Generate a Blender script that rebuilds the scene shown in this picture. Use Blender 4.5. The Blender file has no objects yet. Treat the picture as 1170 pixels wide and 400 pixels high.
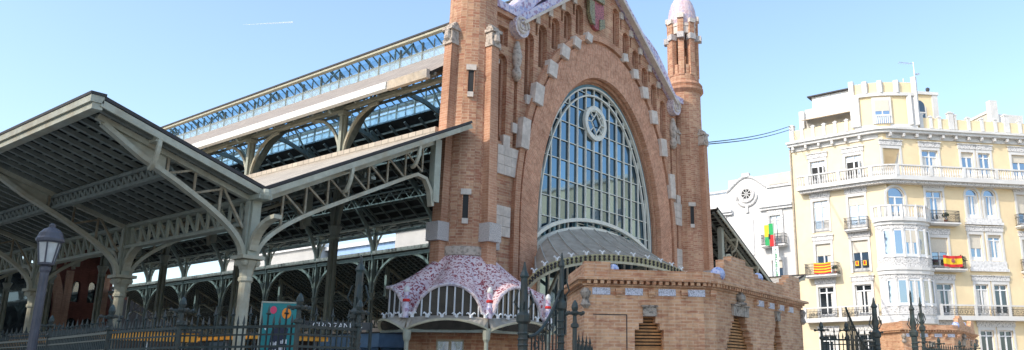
import bpy, math, random
from math import sin, cos, pi, radians, sqrt, atan2, hypot
from mathutils import Vector as V
from mathutils.geometry import tessellate_polygon
random.seed(7)
sc = bpy.context.scene
col = sc.collection
WL = {}                      # world location of every empty / part

# ------------------------------------------------------------------ materials
def nt_new(name):
    m = bpy.data.materials.new(name); m.use_nodes = True
    nt = m.node_tree; b = nt.nodes['Principled BSDF']
    return m, nt, b
def node(nt, t, **kw):
    n = nt.nodes.new(t)
    for k, v in kw.items():
        if k in n.inputs: n.inputs[k].default_value = v
        else: setattr(n, k, v)
    return n
def mixc(nt, fac, a, b, mode='MIX'):
    n = nt.nodes.new('ShaderNodeMix'); n.data_type = 'RGBA'; n.blend_type = mode
    for i, v in ((0, fac), (6, a), (7, b)):
        if hasattr(v, 'links') or hasattr(v, 'is_linked'): nt.links.new(v, n.inputs[i])
        else: n.inputs[i].default_value = v if i == 0 else (*v, 1) if len(v) == 3 else v
    return n.outputs[2]
def ramp(nt, src, stops):
    n = nt.nodes.new('ShaderNodeValToRGB'); cr = n.color_ramp
    while len(cr.elements) < len(stops): cr.elements.new(0.5)
    for e, (p, c) in zip(cr.elements, stops):
        e.position = p; e.color = (*c, 1) if len(c) == 3 else c
    nt.links.new(src, n.inputs[0]); return n.outputs[0]
def noise(nt, vec, scale, detail=4, rough=.6):
    n = node(nt, 'ShaderNodeTexNoise'); n.inputs['Scale'].default_value = scale
    n.inputs['Detail'].default_value = detail; n.inputs['Roughness'].default_value = rough
    if vec is not None: nt.links.new(vec, n.inputs['Vector'])
    return n.outputs['Fac']
def uvout(nt): return node(nt, 'ShaderNodeTexCoord').outputs['UV']
def objout(nt): return node(nt, 'ShaderNodeTexCoord').outputs['Object']
def bump(nt, b, h, strength=.4, dist=.02):
    n = node(nt, 'ShaderNodeBump'); n.inputs['Strength'].default_value = strength; n.inputs['Distance'].default_value = dist
    nt.links.new(h, n.inputs['Height']); nt.links.new(n.outputs[0], b.inputs['Normal'])

def plain(name, c, rough=.6, var=.18, scale=3., metallic=0, dirt=None, spec=None):
    m, nt, b = nt_new(name)
    f = noise(nt, objout(nt), scale, 6, .65)
    lo = tuple(max(0, x*(1-var*1.6)) for x in c); hi = tuple(min(1, x*(1+var*.8)) for x in c)
    o = ramp(nt, f, [(.3, lo), (.7, hi)])
    if dirt:
        f2 = noise(nt, objout(nt), scale*.35, 8, .7)
        k = ramp(nt, f2, [(.44, (0, 0, 0)), (.70, (1, 1, 1))])
        o = mixc(nt, k, o, dirt)
    nt.links.new(o, b.inputs['Base Color']); b.inputs['Roughness'].default_value = rough; b.inputs['Metallic'].default_value = metallic
    if spec is not None: b.inputs['Specular IOR Level'].default_value = spec
    bump(nt, b, f, .15, .01)
    return m

def brick(name, ca, cb, cm, w=.27, h=.072, blotch=.9, red=(.42, .17, .10), mort=.008):
    m, nt, b = nt_new(name)
    uv = uvout(nt)
    br = node(nt, 'ShaderNodeTexBrick'); nt.links.new(uv, br.inputs['Vector'])
    for k, v in (('Scale', 1), ('Mortar Size', mort), ('Brick Width', w), ('Row Height', h), ('Bias', 0.1), ('Mortar Smooth', .1)): br.inputs[k].default_value = v
    br.inputs['Color1'].default_value = (*ca, 1); br.inputs['Color2'].default_value = (*cb, 1); br.inputs['Mortar'].default_value = (*cm, 1)
    mp = node(nt, 'ShaderNodeMapping'); mp.inputs['Scale'].default_value = (2.2, 7.5, 1); nt.links.new(uv, mp.inputs['Vector'])
    f = noise(nt, mp.outputs[0], 1.0, 5, .7)
    k = ramp(nt, f, [(.5, (0, 0, 0)), (.68, (blotch, blotch, blotch))])
    o = mixc(nt, k, br.outputs['Color'], red)
    f2 = noise(nt, objout(nt), .45, 6, .65)
    g = ramp(nt, f2, [(.3, (.70, .66, .62)), (.68, (1.08, 1.05, 1.02))])
    o = mixc(nt, 1.0, o, g, 'MULTIPLY')
    ms = node(nt, 'ShaderNodeMapping'); ms.inputs['Scale'].default_value = (1.7, .16, 1); nt.links.new(uv, ms.inputs['Vector'])
    g = ramp(nt, noise(nt, ms.outputs[0], 1.0, 6, .7), [(.36, (.66, .60, .55)), (.52, (1, 1, 1))])
    o = mixc(nt, .75, o, g, 'MULTIPLY')
    nt.links.new(o, b.inputs['Base Color']); b.inputs['Roughness'].default_value = .85
    inv = node(nt, 'ShaderNodeMath', operation='SUBTRACT'); inv.inputs[0].default_value = 1; nt.links.new(br.outputs['Fac'], inv.inputs[1])
    bump(nt, b, inv.outputs[0], .5, .012)
    return m

def radial_brick(name, ca, cb, cm):
    m, nt, b = nt_new(name)
    sp = node(nt, 'ShaderNodeSeparateXYZ'); nt.links.new(objout(nt), sp.inputs[0])
    zz = node(nt, 'ShaderNodeMath', operation='SUBTRACT'); nt.links.new(sp.outputs[2], zz.inputs[0]); zz.inputs[1].default_value = 5.2
    at = node(nt, 'ShaderNodeMath', operation='ARCTAN2'); nt.links.new(sp.outputs[0], at.inputs[0]); nt.links.new(zz.outputs[0], at.inputs[1])
    sc_ = node(nt, 'ShaderNodeMath', operation='MULTIPLY'); nt.links.new(at.outputs[0], sc_.inputs[0]); sc_.inputs[1].default_value = 9.0
    cv = node(nt, 'ShaderNodeCombineXYZ'); nt.links.new(sp.outputs[0], cv.inputs[0]); nt.links.new(zz.outputs[0], cv.inputs[1])
    ln = node(nt, 'ShaderNodeVectorMath', operation='LENGTH'); nt.links.new(cv.outputs[0], ln.inputs[0])
    c2 = node(nt, 'ShaderNodeCombineXYZ'); nt.links.new(ln.outputs[1], c2.inputs[0]); nt.links.new(sc_.outputs[0], c2.inputs[1])
    br = node(nt, 'ShaderNodeTexBrick'); nt.links.new(c2.outputs[0], br.inputs['Vector'])
    for k, v in (('Scale', 1), ('Mortar Size', .014), ('Brick Width', .36), ('Row Height', .12), ('Mortar Smooth', .2)): br.inputs[k].default_value = v
    br.inputs['Color1'].default_value = (*ca, 1); br.inputs['Color2'].default_value = (*cb, 1); br.inputs['Mortar'].default_value = (*cm, 1)
    f = noise(nt, objout(nt), 1.6, 6, .7); g = ramp(nt, f, [(.32, (.74, .70, .66)), (.68, (1.08, 1.05, 1.02))])
    o = mixc(nt, 1.0, br.outputs['Color'], g, 'MULTIPLY')
    # raised scrollwork along the middle of the ring
    mp = node(nt, 'ShaderNodeMapping'); mp.inputs['Scale'].default_value = (1.1, 1.5, 1); nt.links.new(c2.outputs[0], mp.inputs['Vector'])
    wv = noise(nt, mp.outputs[0], 1.9, 2, .5); k = ramp(nt, wv, [(.44, (1, 1, 1)), (.5, (.72, .66, .6)), (.56, (1, 1, 1))])
    o = mixc(nt, .8, o, k, 'MULTIPLY')
    nt.links.new(o, b.inputs['Base Color']); b.inputs['Roughness'].default_value = .85
    bump(nt, b, wv, .5, .05)
    return m

def mosaic(name, base, c1, c2, scale=9., fr=.34):
    m, nt, b = nt_new(name)
    vo = node(nt, 'ShaderNodeTexVoronoi'); vo.inputs['Scale'].default_value = scale; nt.links.new(objout(nt), vo.inputs['Vector'])
    sp = node(nt, 'ShaderNodeSeparateColor'); nt.links.new(vo.outputs['Color'], sp.inputs[0])
    k1 = ramp(nt, sp.outputs[0], [(fr, (1, 1, 1)), (fr+.02, (0, 0, 0))]); k2 = ramp(nt, sp.outputs[1], [(.22, (1, 1, 1)), (.24, (0, 0, 0))])
    o = mixc(nt, k1, base, c1); o = mixc(nt, k2, o, c2)
    f = noise(nt, objout(nt), 1.1, 4, .6)
    g = ramp(nt, f, [(.3, (.82, .82, .9)), (.7, (1.05, 1.0, 1.0))])
    o = mixc(nt, 1.0, o, g, 'MULTIPLY')
    nt.links.new(o, b.inputs['Base Color']); b.inputs['Roughness'].default_value = .45
    bump(nt, b, vo.outputs['Distance'], .3, .02)
    return m

def tile(name, c, c2, pitch=.3):
    m, nt, b = nt_new(name)
    uv = uvout(nt)
    br = node(nt, 'ShaderNodeTexBrick'); nt.links.new(uv, br.inputs['Vector'])
    for k, v in (('Scale', 1), ('Mortar Size', .03), ('Brick Width', .42), ('Row Height', pitch), ('Mortar Smooth', .3)): br.inputs[k].default_value = v
    br.inputs['Color1'].default_value = (*c, 1); br.inputs['Color2'].default_value = (*c2, 1); br.inputs['Mortar'].default_value = (*[x*.55 for x in c], 1)
    f = noise(nt, objout(nt), 1.2, 6, .7)
    g = ramp(nt, f, [(.3, (.75, .72, .7)), (.7, (1.1, 1.08, 1.05))])
    o = mixc(nt, 1.0, br.outputs['Color'], g, 'MULTIPLY')
    nt.links.new(o, b.inputs['Base Color']); b.inputs['Roughness'].default_value = .8
    return m

def carved(name, c, scale=7., dark=.35, rough=.8, stretch=(1, 1, 1)):
    m, nt, b = nt_new(name)
    mp = node(nt, 'ShaderNodeMapping'); mp.inputs['Scale'].default_value = stretch; nt.links.new(objout(nt), mp.inputs['Vector'])
    f = noise(nt, mp.outputs[0], scale, 3, .55)
    o = ramp(nt, f, [(.36, tuple(x*dark for x in c)), (.5, c), (.7, tuple(min(1, x*1.12) for x in c))])
    nt.links.new(o, b.inputs['Base Color']); b.inputs['Roughness'].default_value = rough
    bump(nt, b, f, .9, .05)
    return m

def mirror_glass(name, tint, inner, fac=.55, rough=.03, cells=False):
    m, nt, b = nt_new(name)
    b.inputs['Base Color'].default_value = (*inner, 1); b.inputs['Roughness'].default_value = .1
    g = node(nt, 'ShaderNodeBsdfGlossy'); g.inputs['Color'].default_value = (*tint, 1); g.inputs['Roughness'].default_value = rough
    bp = node(nt, 'ShaderNodeBump'); bp.inputs['Strength'].default_value = .06; bp.inputs['Distance'].default_value = .05
    nt.links.new(noise(nt, objout(nt), .9, 2, .5), bp.inputs['Height']); nt.links.new(bp.outputs[0], g.inputs['Normal'])
    if cells:
        mp = node(nt, 'ShaderNodeMapping'); mp.inputs['Scale'].default_value = (1/.65, 1, 1/.94); mp.inputs['Location'].default_value = (.35, 0, .2); nt.links.new(objout(nt), mp.inputs['Vector'])
        fl = node(nt, 'ShaderNodeVectorMath', operation='FLOOR'); nt.links.new(mp.outputs[0], fl.inputs[0])
        wn_ = node(nt, 'ShaderNodeTexWhiteNoise'); nt.links.new(fl.outputs[0], wn_.inputs['Vector'])
        k = ramp(nt, wn_.outputs['Value'], [(0, tuple(x*.62 for x in tint)), (1, tuple(x*1.3 for x in tint))]); nt.links.new(k, g.inputs['Color'])
    mx = node(nt, 'ShaderNodeMixShader'); mx.inputs[0].default_value = fac
    nt.links.new(b.outputs[0], mx.inputs[1]); nt.links.new(g.outputs[0], mx.inputs[2])
    nt.links.new(mx.outputs[0], nt.nodes['Material Output'].inputs[0])
    return m
def clear_glass(name, tint, refl=.12, dirt=(.8, .85, .85), dirtf=.0):
    m, nt, b = nt_new(name)
    b.inputs['Base Color'].default_value = (*dirt, 1); b.inputs['Roughness'].default_value = .6
    t = node(nt, 'ShaderNodeBsdfTransparent'); t.inputs['Color'].default_value = (*tint, 1)
    g = node(nt, 'ShaderNodeBsdfGlossy'); g.inputs['Roughness'].default_value = .05
    mx = node(nt, 'ShaderNodeMixShader'); mx.inputs[0].default_value = refl
    nt.links.new(t.outputs[0], mx.inputs[1]); nt.links.new(g.outputs[0], mx.inputs[2])
    m2 = node(nt, 'ShaderNodeMixShader'); m2.inputs[0].default_value = dirtf
    nt.links.new(mx.outputs[0], m2.inputs[1]); nt.links.new(b.outputs[0], m2.inputs[2])
    nt.links.new(m2.outputs[0], nt.nodes['Material Output'].inputs[0])
    return m

M = dict(
    brick=brick('facade_brick', (.69, .44, .275), (.475, .23, .14), (.66, .46, .33), w=.40, h=.115, mort=.014, red=(.47, .18, .11)),
    brick_red=brick('moulded_brick', (.62, .35, .22), (.54, .275, .165), (.65, .43, .31), w=.34, h=.10, mort=.012, blotch=.6),
    brick_kiosk=brick('pavilion_brick', (.58, .30, .17), (.76, .48, .29), (.72, .51, .36), w=.29, h=.078, blotch=.9, mort=.014),
    brick_dark=brick('rear_brick', (.20, .055, .035), (.24, .07, .045), (.18, .08, .05), blotch=.4),
    relief=radial_brick('relief_brick', (.65, .36, .23), (.58, .29, .18), (.68, .43, .32)),
    ashlar=plain('pale_stone', (.70, .61, .53), .85, .14, 6, dirt=(.5, .43, .37)),
    granite=carved('rough_granite', (.58, .53, .50), 30, .75, .9),
    carved=carved('carved_stone', (.50, .42, .35), 7, .55),
    carved_dark=carved('weathered_carving', (.36, .31, .26), 9, .35),
    iron=plain('sage_iron_paint', (.38, .405, .33), .5, .14, 4, dirt=(.34, .33, .26)),
    iron_lo=plain('dark_sage_iron_paint', (.25, .28, .24), .55, .2, 4),
    iron_cream=plain('cream_iron_paint', (.47, .465, .37), .5, .15, 3, dirt=(.36, .30, .20)),
    ochre=plain('ochre_valance_paint', (.50, .44, .24), .55, .25, 8, dirt=(.25, .2, .1)),
    cream_edge=plain('cream_rim_paint', (.46, .43, .31), .5, .15, 5),
    joist=plain('grey_joist_wood', (.22, .235, .205), .8, .2, 3),
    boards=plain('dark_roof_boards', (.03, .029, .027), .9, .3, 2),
    tile=tile('beige_roof_tile', (.60, .54, .45), (.50, .44, .37)),
    white=plain('white_fascia_paint', (.84, .83, .78), .5, .05, 2),
    tan=plain('tan_board', (.55, .45, .33), .8, .25, 3, dirt=(.4, .36, .32)),
    edge=plain('dark_verge', (.05, .045, .045), .7, .2, 4),
    fence=plain('dark_green_fence_iron', (.022, .036, .036), .45, .3, 6),
    fence_hi=plain('verdigris_post_iron', (.032, .055, .055), .5, .4, 5, dirt=(.06, .05, .035)),
    teal=plain('pale_teal_window_iron', (.50, .58, .55), .45, .1, 3),
    teal_dk=plain('teal_window_frame', (.10, .22, .26), .5, .2, 3),
    cream=plain('cream_window_iron', (.74, .73, .64), .45, .08, 3),
    win=mirror_glass('hall_window_glass', (.20, .31, .39), (.012, .03, .05), .62, cells=True),
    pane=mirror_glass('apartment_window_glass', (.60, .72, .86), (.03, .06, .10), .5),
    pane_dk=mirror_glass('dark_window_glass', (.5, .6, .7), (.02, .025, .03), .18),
    glass=clear_glass('lantern_glass', (.50, .74, .95), .10),
    glass_side=clear_glass('lantern_side_glass', (.84, .94, .96), .14, (.6, .7, .72), .08),
    frost=clear_glass('frosted_glass', (.8, .92, .95), .12, (.60, .74, .80), .34),
    mosaic=mosaic('pink_mosaic', (.76, .60, .59), (.31, .055, .07), (.80, .70, .68), 19., .38),
    mosaic2=mosaic('lilac_mosaic', (.72, .66, .74), (.45, .30, .40), (.46, .47, .66), 9., .25),
    coping=mosaic('coping_mosaic', (.70, .63, .60), (.46, .36, .36), (.52, .48, .55), 14., .25),
    dome=mosaic('pale_pink_dome_mosaic', (.66, .53, .52), (.58, .42, .43), (.52, .47, .55), 9, .3),
    lead=plain('grey_lead_sheet', (.40, .36, .30), .5, .22, 2.5, dirt=(.26, .22, .17)),
    lead_rib=plain('lead_rib', (.42, .41, .37), .5, .15, 3),
    louvre=plain('orange_louvre_wood', (.46, .22, .08), .6, .25, 5),
    plaque=carved('blue_white_tile', (.66, .68, .78), 26, .62, .35),
    ball=mosaic('blue_mosaic', (.42, .52, .75), (.60, .64, .78), (.25, .33, .60), 18, .35),
    yellow=plain('yellow_stucco', (.84, .68, .43), .85, .05, .8, dirt=(.75, .59, .37)),
    yellow_lt=plain('cream_stucco', (.78, .66, .46), .85, .05, 1.5),
    trim=carved('white_moulding', (.70, .69, .68), 5, .8, .7),
    wtrim=plain('white_stucco', (.70, .69, .67), .8, .06, 1.5, dirt=(.60, .58, .55)),
    ornam=carved('white_stucco_relief', (.68, .66, .64), 9, .5, .7),
    frame=plain('white_sash_paint', (.80, .81, .82), .5, .04, 3),
    blind=plain('beige_roller_blind', (.66, .60, .50), .8, .06, 6),
    curtain=plain('pale_curtain', (.72, .70, .66), .9, .1, 8),
    rail_dk=plain('black_balcony_iron', (.05, .05, .055), .5, .2, 6),
    grey_wall=plain('beige_gable_wall', (.62, .57, .49), .9, .08, 1),
    back_white=plain('pale_block_wall', (.44, .43, .41), .9, .06, .7),
    back_blue=plain('blue_block_wall', (.30, .45, .68), .8, .1, .7),
    pole=plain('dark_lamp_paint', (.085, .085, .105), .45, .2, 5),
    lamp_glass=plain('milky_lamp_glass', (.62, .62, .60), .25, .1, 6),
    red=plain('flag_red', (.60, .03, .03), .8, .08, 4), yel=plain('flag_yellow', (.85, .55, .03), .8, .08, 4),
    green=plain('flag_green', (.03, .38, .12), .8, .08, 4), black=plain('flag_black', (.03, .03, .03), .8, .1, 4),
    orange=plain('orange_fascia', (.85, .36, .03), .5, .15, 2),
    blue=plain('blue_panel', (.18, .32, .52), .4, .15, 2),
    stall=plain('dark_stall_panel', (.06, .06, .06), .6, .3, 2),
    bteal=plain('banner_teal', (.015, .21, .22), .6, .06, 4), bdark=plain('banner_navy', (.02, .025, .05), .6, .1, 4),
    pink=plain('banner_pink', (.65, .06, .14), .6, .05, 4), borange=plain('banner_orange', (.85, .26, .02), .6, .05, 4),
    leaf=plain('leaf_green', (.05, .10, .03), .7, .5, 9), terracotta=plain('terracotta', (.40, .16, .08), .8, .1, 5),
    alu=plain('pale_aluminium', (.60, .61, .63), .4, .1, 4, .6),
    cable=plain('teal_cable', (.02, .07, .09), .6, .1, 4),
    wood=plain('door_frame_wood', (.55, .50, .38), .6, .15, 3),
    crest_r=carved('crest_enamel', (.42, .12, .13), 12, .3, .4), crest_g=carved('crest_gilt', (.30, .27, .15), 14, .3, .4),
    asphalt=plain('asphalt', (.06, .06, .06), .9, .2, 2), paving=plain('pale_paving', (.50, .46, .40), .9, .12, 1.2),
    ground=plain('earth', (.30, .27, .23), .95, .15, .3),
    tile_nave=tile('grey_brown_roof_tile', (.43, .38, .33), (.36, .31, .27)), brick_shade=brick('shaded_recess_brick', (.34, .17, .10), (.29, .14, .085), (.36, .24, .17), w=.30, h=.085, mort=.012, red=(.34, .13, .08)),
    iron_mid=plain('olive_iron_paint', (.36, .36, .28), .55, .18, 4), web=plain('rusty_web_iron', (.36, .31, .22), .6, .25, 6, dirt=(.2, .13, .07)), lun=plain('brown_lunette_glass', (.045, .04, .032), .25, .3, 2), shade_base=plain('painted_shade_base', (.05, .045, .04), .8, .3, .5),
    vapour=plain('vapour', (.9, .93, .96), .9, .02, 1),
)

# ------------------------------------------------------------------ mesh helper
class MB:
    def __init__(s): s.v = []; s.f = []; s.m = []; s.cur = 0
    def mat(s, i): s.cur = i; return s
    def add(s, vs, fs):
        o = len(s.v); s.v += [tuple(v) for v in vs]
        for f in fs: s.f.append(tuple(o+i for i in f)); s.m.append(s.cur)
        return s
    def hexa(s, c8): return s.add(c8, [(0, 3, 2, 1), (4, 5, 6, 7), (0, 1, 5, 4), (1, 2, 6, 5), (2, 3, 7, 6), (3, 0, 4, 7)])
    def box(s, x0, x1, y0, y1, z0, z1):
        return s.hexa([(x0, y0, z0), (x1, y0, z0), (x1, y1, z0), (x0, y1, z0), (x0, y0, z1), (x1, y0, z1), (x1, y1, z1), (x0, y1, z1)])
    def bar(s, p, q, w, h=None, up=(0, 0, 1)):
        h = h or w; p = V(p); q = V(q); d = (q-p)
        if d.length < 1e-6: return s
        d.normalize(); u = V(up)
        if abs(d.dot(u)) > .98: u = V((1, 0, 0))
        a = d.cross(u).normalized()*w/2; b = a.cross(d).normalized()*h/2
        return s.hexa([p-a-b, p+a-b, p+a+b, p-a+b, q-a-b, q+a-b, q+a+b, q-a+b])
    def sweep(s, pts, w, h, side):
        """rectangular section swept along pts; side = constant width direction"""
        pts = [V(p) for p in pts]; sd = V(side).normalized(); n = len(pts); rings = []
        for i, p in enumerate(pts):
            t = (pts[min(i+1, n-1)]-pts[max(i-1, 0)]).normalized(); b = sd.cross(t).normalized()*h/2; a = sd*w/2
            rings.append([p-a-b, p+a-b, p+a+b, p-a+b])
        vs = [v for r in rings for v in r]; fs = []
        for i in range(n-1):
            for k in range(4): fs.append((4*i+k, 4*i+(k+1) % 4, 4*i+4+(k+1) % 4, 4*i+4+k))
        fs += [(3, 2, 1, 0), tuple(4*(n-1)+k for k in range(4))]
        return s.add(vs, fs)
    def tube(s, pts, r, n=6, r2=None):
        pts = [V(p) for p in pts]; N = len(pts); vs = []; fs = []
        for i, p in enumerate(pts):
            t = (pts[min(i+1, N-1)]-pts[max(i-1, 0)]).normalized()
            u = V((0, 0, 1)) if abs(t.z) < .9 else V((1, 0, 0))
            a = t.cross(u).normalized(); b = a.cross(t); rr = r if r2 is None else r+(r2-r)*i/max(1, N-1)
            for k in range(n):
                an = 2*pi*k/n; vs.append(p+a*cos(an)*rr+b*sin(an)*rr)
        for i in range(N-1):
            for k in range(n): fs.append((i*n+k, i*n+(k+1) % n, (i+1)*n+(k+1) % n, (i+1)*n+k))
        fs += [tuple(range(n))[::-1], tuple((N-1)*n+k for k in range(n))]
        return s.add(vs, fs)
    def lathe(s, c, prof, n=16, a0=0, sq=False):
        vs = []; fs = []; N = len(prof)
        for r, z in prof:
            for k in range(n):
                an = a0+2*pi*k/n; vs.append((c[0]+r*cos(an), c[1]+r*sin(an), c[2]+z))
        for i in range(N-1):
            for k in range(n): fs.append((i*n+k, i*n+(k+1) % n, (i+1)*n+(k+1) % n, (i+1)*n+k))
        fs += [tuple(range(n))[::-1], tuple((N-1)*n+k for k in range(n))]
        return s.add(vs, fs)
    def slab(s, O, U, Nn, outer, holes=(), depth=.2, back=False, W=(0, 0, 1)):
        """plate with holes; outline in (u, w) coordinates of plane O; front face at O, extruded back along -N"""
        O = V(O); U = V(U).normalized(); W = V(W).normalized(); Nn = V(Nn).normalized()
        loops = [list(outer)]+[list(h) for h in holes]
        flat = [p for l in loops for p in l]
        tris = tessellate_polygon([[V((p[0], p[1], 0)) for p in l] for l in loops])
        P = [O+U*p[0]+W*p[1] for p in flat]; B = [p-Nn*depth for p in P]; n = len(flat)
        fs = []
        for t in tris:
            a, b, c = (P[i] for i in t)
            if (b-a).cross(c-a).dot(Nn) < 0: t = t[::-1]
            fs.append(tuple(t))
            if back: fs.append(tuple(n+i for i in t[::-1]))
        o = 0
        for li, l in enumerate(loops):
            k = len(l)
            ar = sum(l[i][0]*l[(i+1) % k][1]-l[(i+1) % k][0]*l[i][1] for i in range(k))
            flip = (ar > 0) != (U.cross(W).dot(Nn) > 0)
            if li > 0: pass
            for i in range(k):
                j = (i+1) % k; q = (o+i, n+o+i, n+o+j, o+j)
                if (li == 0) == flip: q = q[::-1]
                fs.append(q)
            o += k
        return s.add(P+B, fs)
    def sphere(s, c, r, n=12, m=8, sz=1.): 
        return s.lathe(c, [(max(1e-3, r*sin(pi*i/m)), -r*sz*cos(pi*i/m)) for i in range(m+1)], n)
    def build(s, name, mats, parent=None, at=None, smooth=False):
        me = bpy.data.meshes.new(name)
        if not isinstance(mats, (list, tuple)): mats = [mats]
        pw = WL.get(parent, V((0, 0, 0))) if parent else V((0, 0, 0))
        base = V(at) if at is not None else pw
        sh = V((0, 0, 0)) if at is not None else pw
        me.from_pydata([tuple(V(v)-sh) for v in s.v], [], s.f)
        for m in mats: me.materials.append(m)
        uvl = me.uv_layers.new(name='uv')
        Z = V((0, 0, 1)); off = base if at is not None else pw
        for p in me.polygons:
            p.material_index = s.m[p.index]; p.use_smooth = smooth
            nn = p.normal
            t = Z.cross(nn) if abs(nn.z) < .95 else V((1, 0, 0))
            t.normalize(); b = nn.cross(t)
            for li in p.loop_indices:
                q = me.vertices[me.loops[li].vertex_index].co+off
                uvl.data[li].uv = (q.dot(t), q.dot(b))
        o = bpy.data.objects.new(name, me); col.objects.link(o)
        if parent: o.parent = parent; o.location = base-pw
        else: o.location = base
        WL[o] = base
        return o

def empty(name, loc=(0, 0, 0)):
    o = bpy.data.objects.new(name, None); col.objects.link(o); o.location = loc; o.empty_display_size = .3
    WL[o] = V(loc); return o
def tag(o, label, cat, group=None):
    o['label'] = label; o['category'] = cat
    if group: o['group'] = group
    return o
def thing(name, loc, label, cat, group=None): return tag(empty(name, loc), label, cat, group)
def struct(o): o['kind'] = 'structure'; return o
def copy_tree(o, parent, loc):
    c = o.copy(); col.objects.link(c); c.parent = parent; c.location = loc
    for ch in list(o.children):
        copy_tree(ch, c, ch.location.copy())
    return c

def ell(cx, z0, a, b, zb, n=40):
    """arched outline (u, w): vertical legs from zb up to z0 and half an ellipse, counter-clockwise from right foot"""
    return [(cx+a, zb)]+[(cx+a*cos(pi*i/n), z0+b*sin(pi*i/n)) for i in range(n+1)]+[(cx-a, zb)]
def lanc(cx, zb, zt, w, n=8):
    r = w/2; return [(cx+r, zb)]+[(cx+r*cos(pi*i/n), zt-r+r*sin(pi*i/n)) for i in range(n+1)]+[(cx-r, zb)]
def rect(x0, x1, z0, z1): return [(x0, z0), (x1, z0), (x1, z1), (x0, z1)]
FU, FN = (1, 0, 0), (0, -1, 0)
def ring(mb, cx, z0, a1, b1, a2, b2, zb, Y, depth, n=44):
    """arch band between two ellipses, front face on plane Y"""
    i = ell(cx, z0, a1, b1, zb, n); o = ell(cx, z0, a2, b2, zb, n); k = len(i)
    P = [(p[0], Y, p[1]) for p in i]+[(p[0], Y, p[1]) for p in o]+[(p[0], Y+depth, p[1]) for p in i]+[(p[0], Y+depth, p[1]) for p in o]
    fs = []
    for j in range(k-1):
        fs += [(j, j+1, k+j+1, k+j), (j+1, j, 2*k+j, 2*k+j+1), (k+j, k+j+1, 3*k+j+1, 3*k+j)]
    return mb.add(P, fs)

# ------------------------------------------------------------------ camera, sky, sun
PX, PY, F = 690., 204., 900.
PIT = radians(13.916); AZ = radians(35.852)
cam_d = bpy.data.cameras.new('camera'); cam = bpy.data.objects.new('camera', cam_d); col.objects.link(cam)
cam.location = (0, 0, 1.6); cam.rotation_euler = (pi/2+PIT, 0, AZ-pi/2)
cam_d.sensor_fit = 'HORIZONTAL'; cam_d.sensor_width = 36; cam_d.lens = F/1170*36
cam_d.shift_x = (585-PX)/1170; cam_d.shift_y = -(200-PY)/1170
cam_d.clip_start = .1; cam_d.clip_end = 8000
sc.camera = cam
SUN_AZ, SUN_EL = radians(165), radians(37)
S = V((cos(SUN_EL)*cos(SUN_AZ), cos(SUN_EL)*sin(SUN_AZ), sin(SUN_EL)))
sl = bpy.data.lights.new('sun', 'SUN'); sl.energy = 3.4; sl.angle = radians(.53); sl.color = (1, .93, .82)
so = bpy.data.objects.new('sun', sl); col.objects.link(so); so.rotation_euler = (-S).to_track_quat('-Z', 'Y').to_euler(); so.location = (-60, 60, 80)
w = bpy.data.worlds.new('World'); sc.world = w; w.use_nodes = True
nt = w.node_tree; bg = nt.nodes['Background']
sky = nt.nodes.new('ShaderNodeTexSky'); sky.sky_type = 'NISHITA'; sky.sun_disc = False
sky.sun_elevation = SUN_EL; sky.sun_rotation = pi/2-SUN_AZ; sky.air_density = 1.0; sky.dust_density = 1.6; sky.ozone_density = 1.0
hz = nt.nodes.new('ShaderNodeMix'); hz.data_type = 'RGBA'; hz.inputs[0].default_value = .14; hz.inputs[7].default_value = (1.35, 2.25, 2.5, 1)
nt.links.new(sky.outputs[0], hz.inputs[6]); nt.links.new(hz.outputs[2], bg.inputs[0]); bg.inputs[1].default_value = .35
sc.view_settings.view_transform = 'Standard'; sc.view_settings.look = 'None'; sc.view_settings.exposure = 0
sc.cycles.max_bounces = 8; sc.cycles.transparent_max_bounces = 12; sc.cycles.sample_clamp_indirect = 6
try: sc.cycles.use_denoising = True
except Exception: pass

# ------------------------------------------------------------------ ground
struct(MB().add([(-3000, -3000, 0), (3000, -3000, 0), (3000, 3000, 0), (-3000, 3000, 0)], [(0, 1, 2, 3)]).build('ground', M['ground']))
struct(MB().box(-12, 56, -3, 110, .0, .13).build('pavement', M['paving']))
struct(MB().add([(-24, -22, .004), (58, -22, .004), (58, -3.01, .004), (-24, -3.01, .004)], [(0, 1, 2, 3)]).build('road', M['asphalt']))

# ================================================================== MARKET HALL
XC = 30.0
def mx(x, right): return 2*XC-.1-x if right else x
HALL = thing('market_hall', (30, 22, .13), 'red brick market hall with a huge arched window, two towers and an iron nave', 'market hall')
zc = lambda x: 16.45+.77*(6.4-abs(x-XC))          # underside of gable coping
fac_out = [(22.0, .13), (38.0, .13), (38.0, 16.6), (36.45, 16.6), (36.4, 16.45)]+[(XC, zc(XC))]+[(23.6, 16.45), (23.55, 16.6), (22.0, 16.6)]
winh = ell(XC, 8, 5.0, 7.8, 3.2)
winh = [(x, z) for x, z in winh]
arz = lambda x, a=6.5, b=10.0: 8+b*sqrt(max(0, 1-((x-XC)/a)**2))
h1, h2 = [], []
for sgn in (-1, 1):
    for k in range(6):
        if sgn < 0 and k == 5: continue
        x = XC+sgn*(5.6-.9*k)
        zb, zt = arz(x)+.02, zc(x)-.72
        if k == 5: zt += .35
        h1.append(lanc(x, zb, zt, .58)); h2.append(lanc(x, zb, zt-.13, .32))
        xn = x+sgn*-.45
        if k < 5: h1.append(rect(xn-.07, xn+.07, zc(xn)-1.05, zc(xn)-.45))
    x = XC+sgn*7.3
    h1 += [lanc(x, 10.9, 14.75, .62), rect(x-.3, x+.3, 15.15, 16.0)]
    h2 += [lanc(x, 10.9, 14.62, .36), rect(x-.2, x+.2, 15.2, 15.9)]
    x = XC+sgn*6.42
    h1.append(rect(x-.1, x+.1, 10.8, 14.2))
GW = MB().slab((0, 21.7, 0), FU, FN, fac_out, [winh]+h1, .22).build('gable_wall', M['brick'], HALL)
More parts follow.
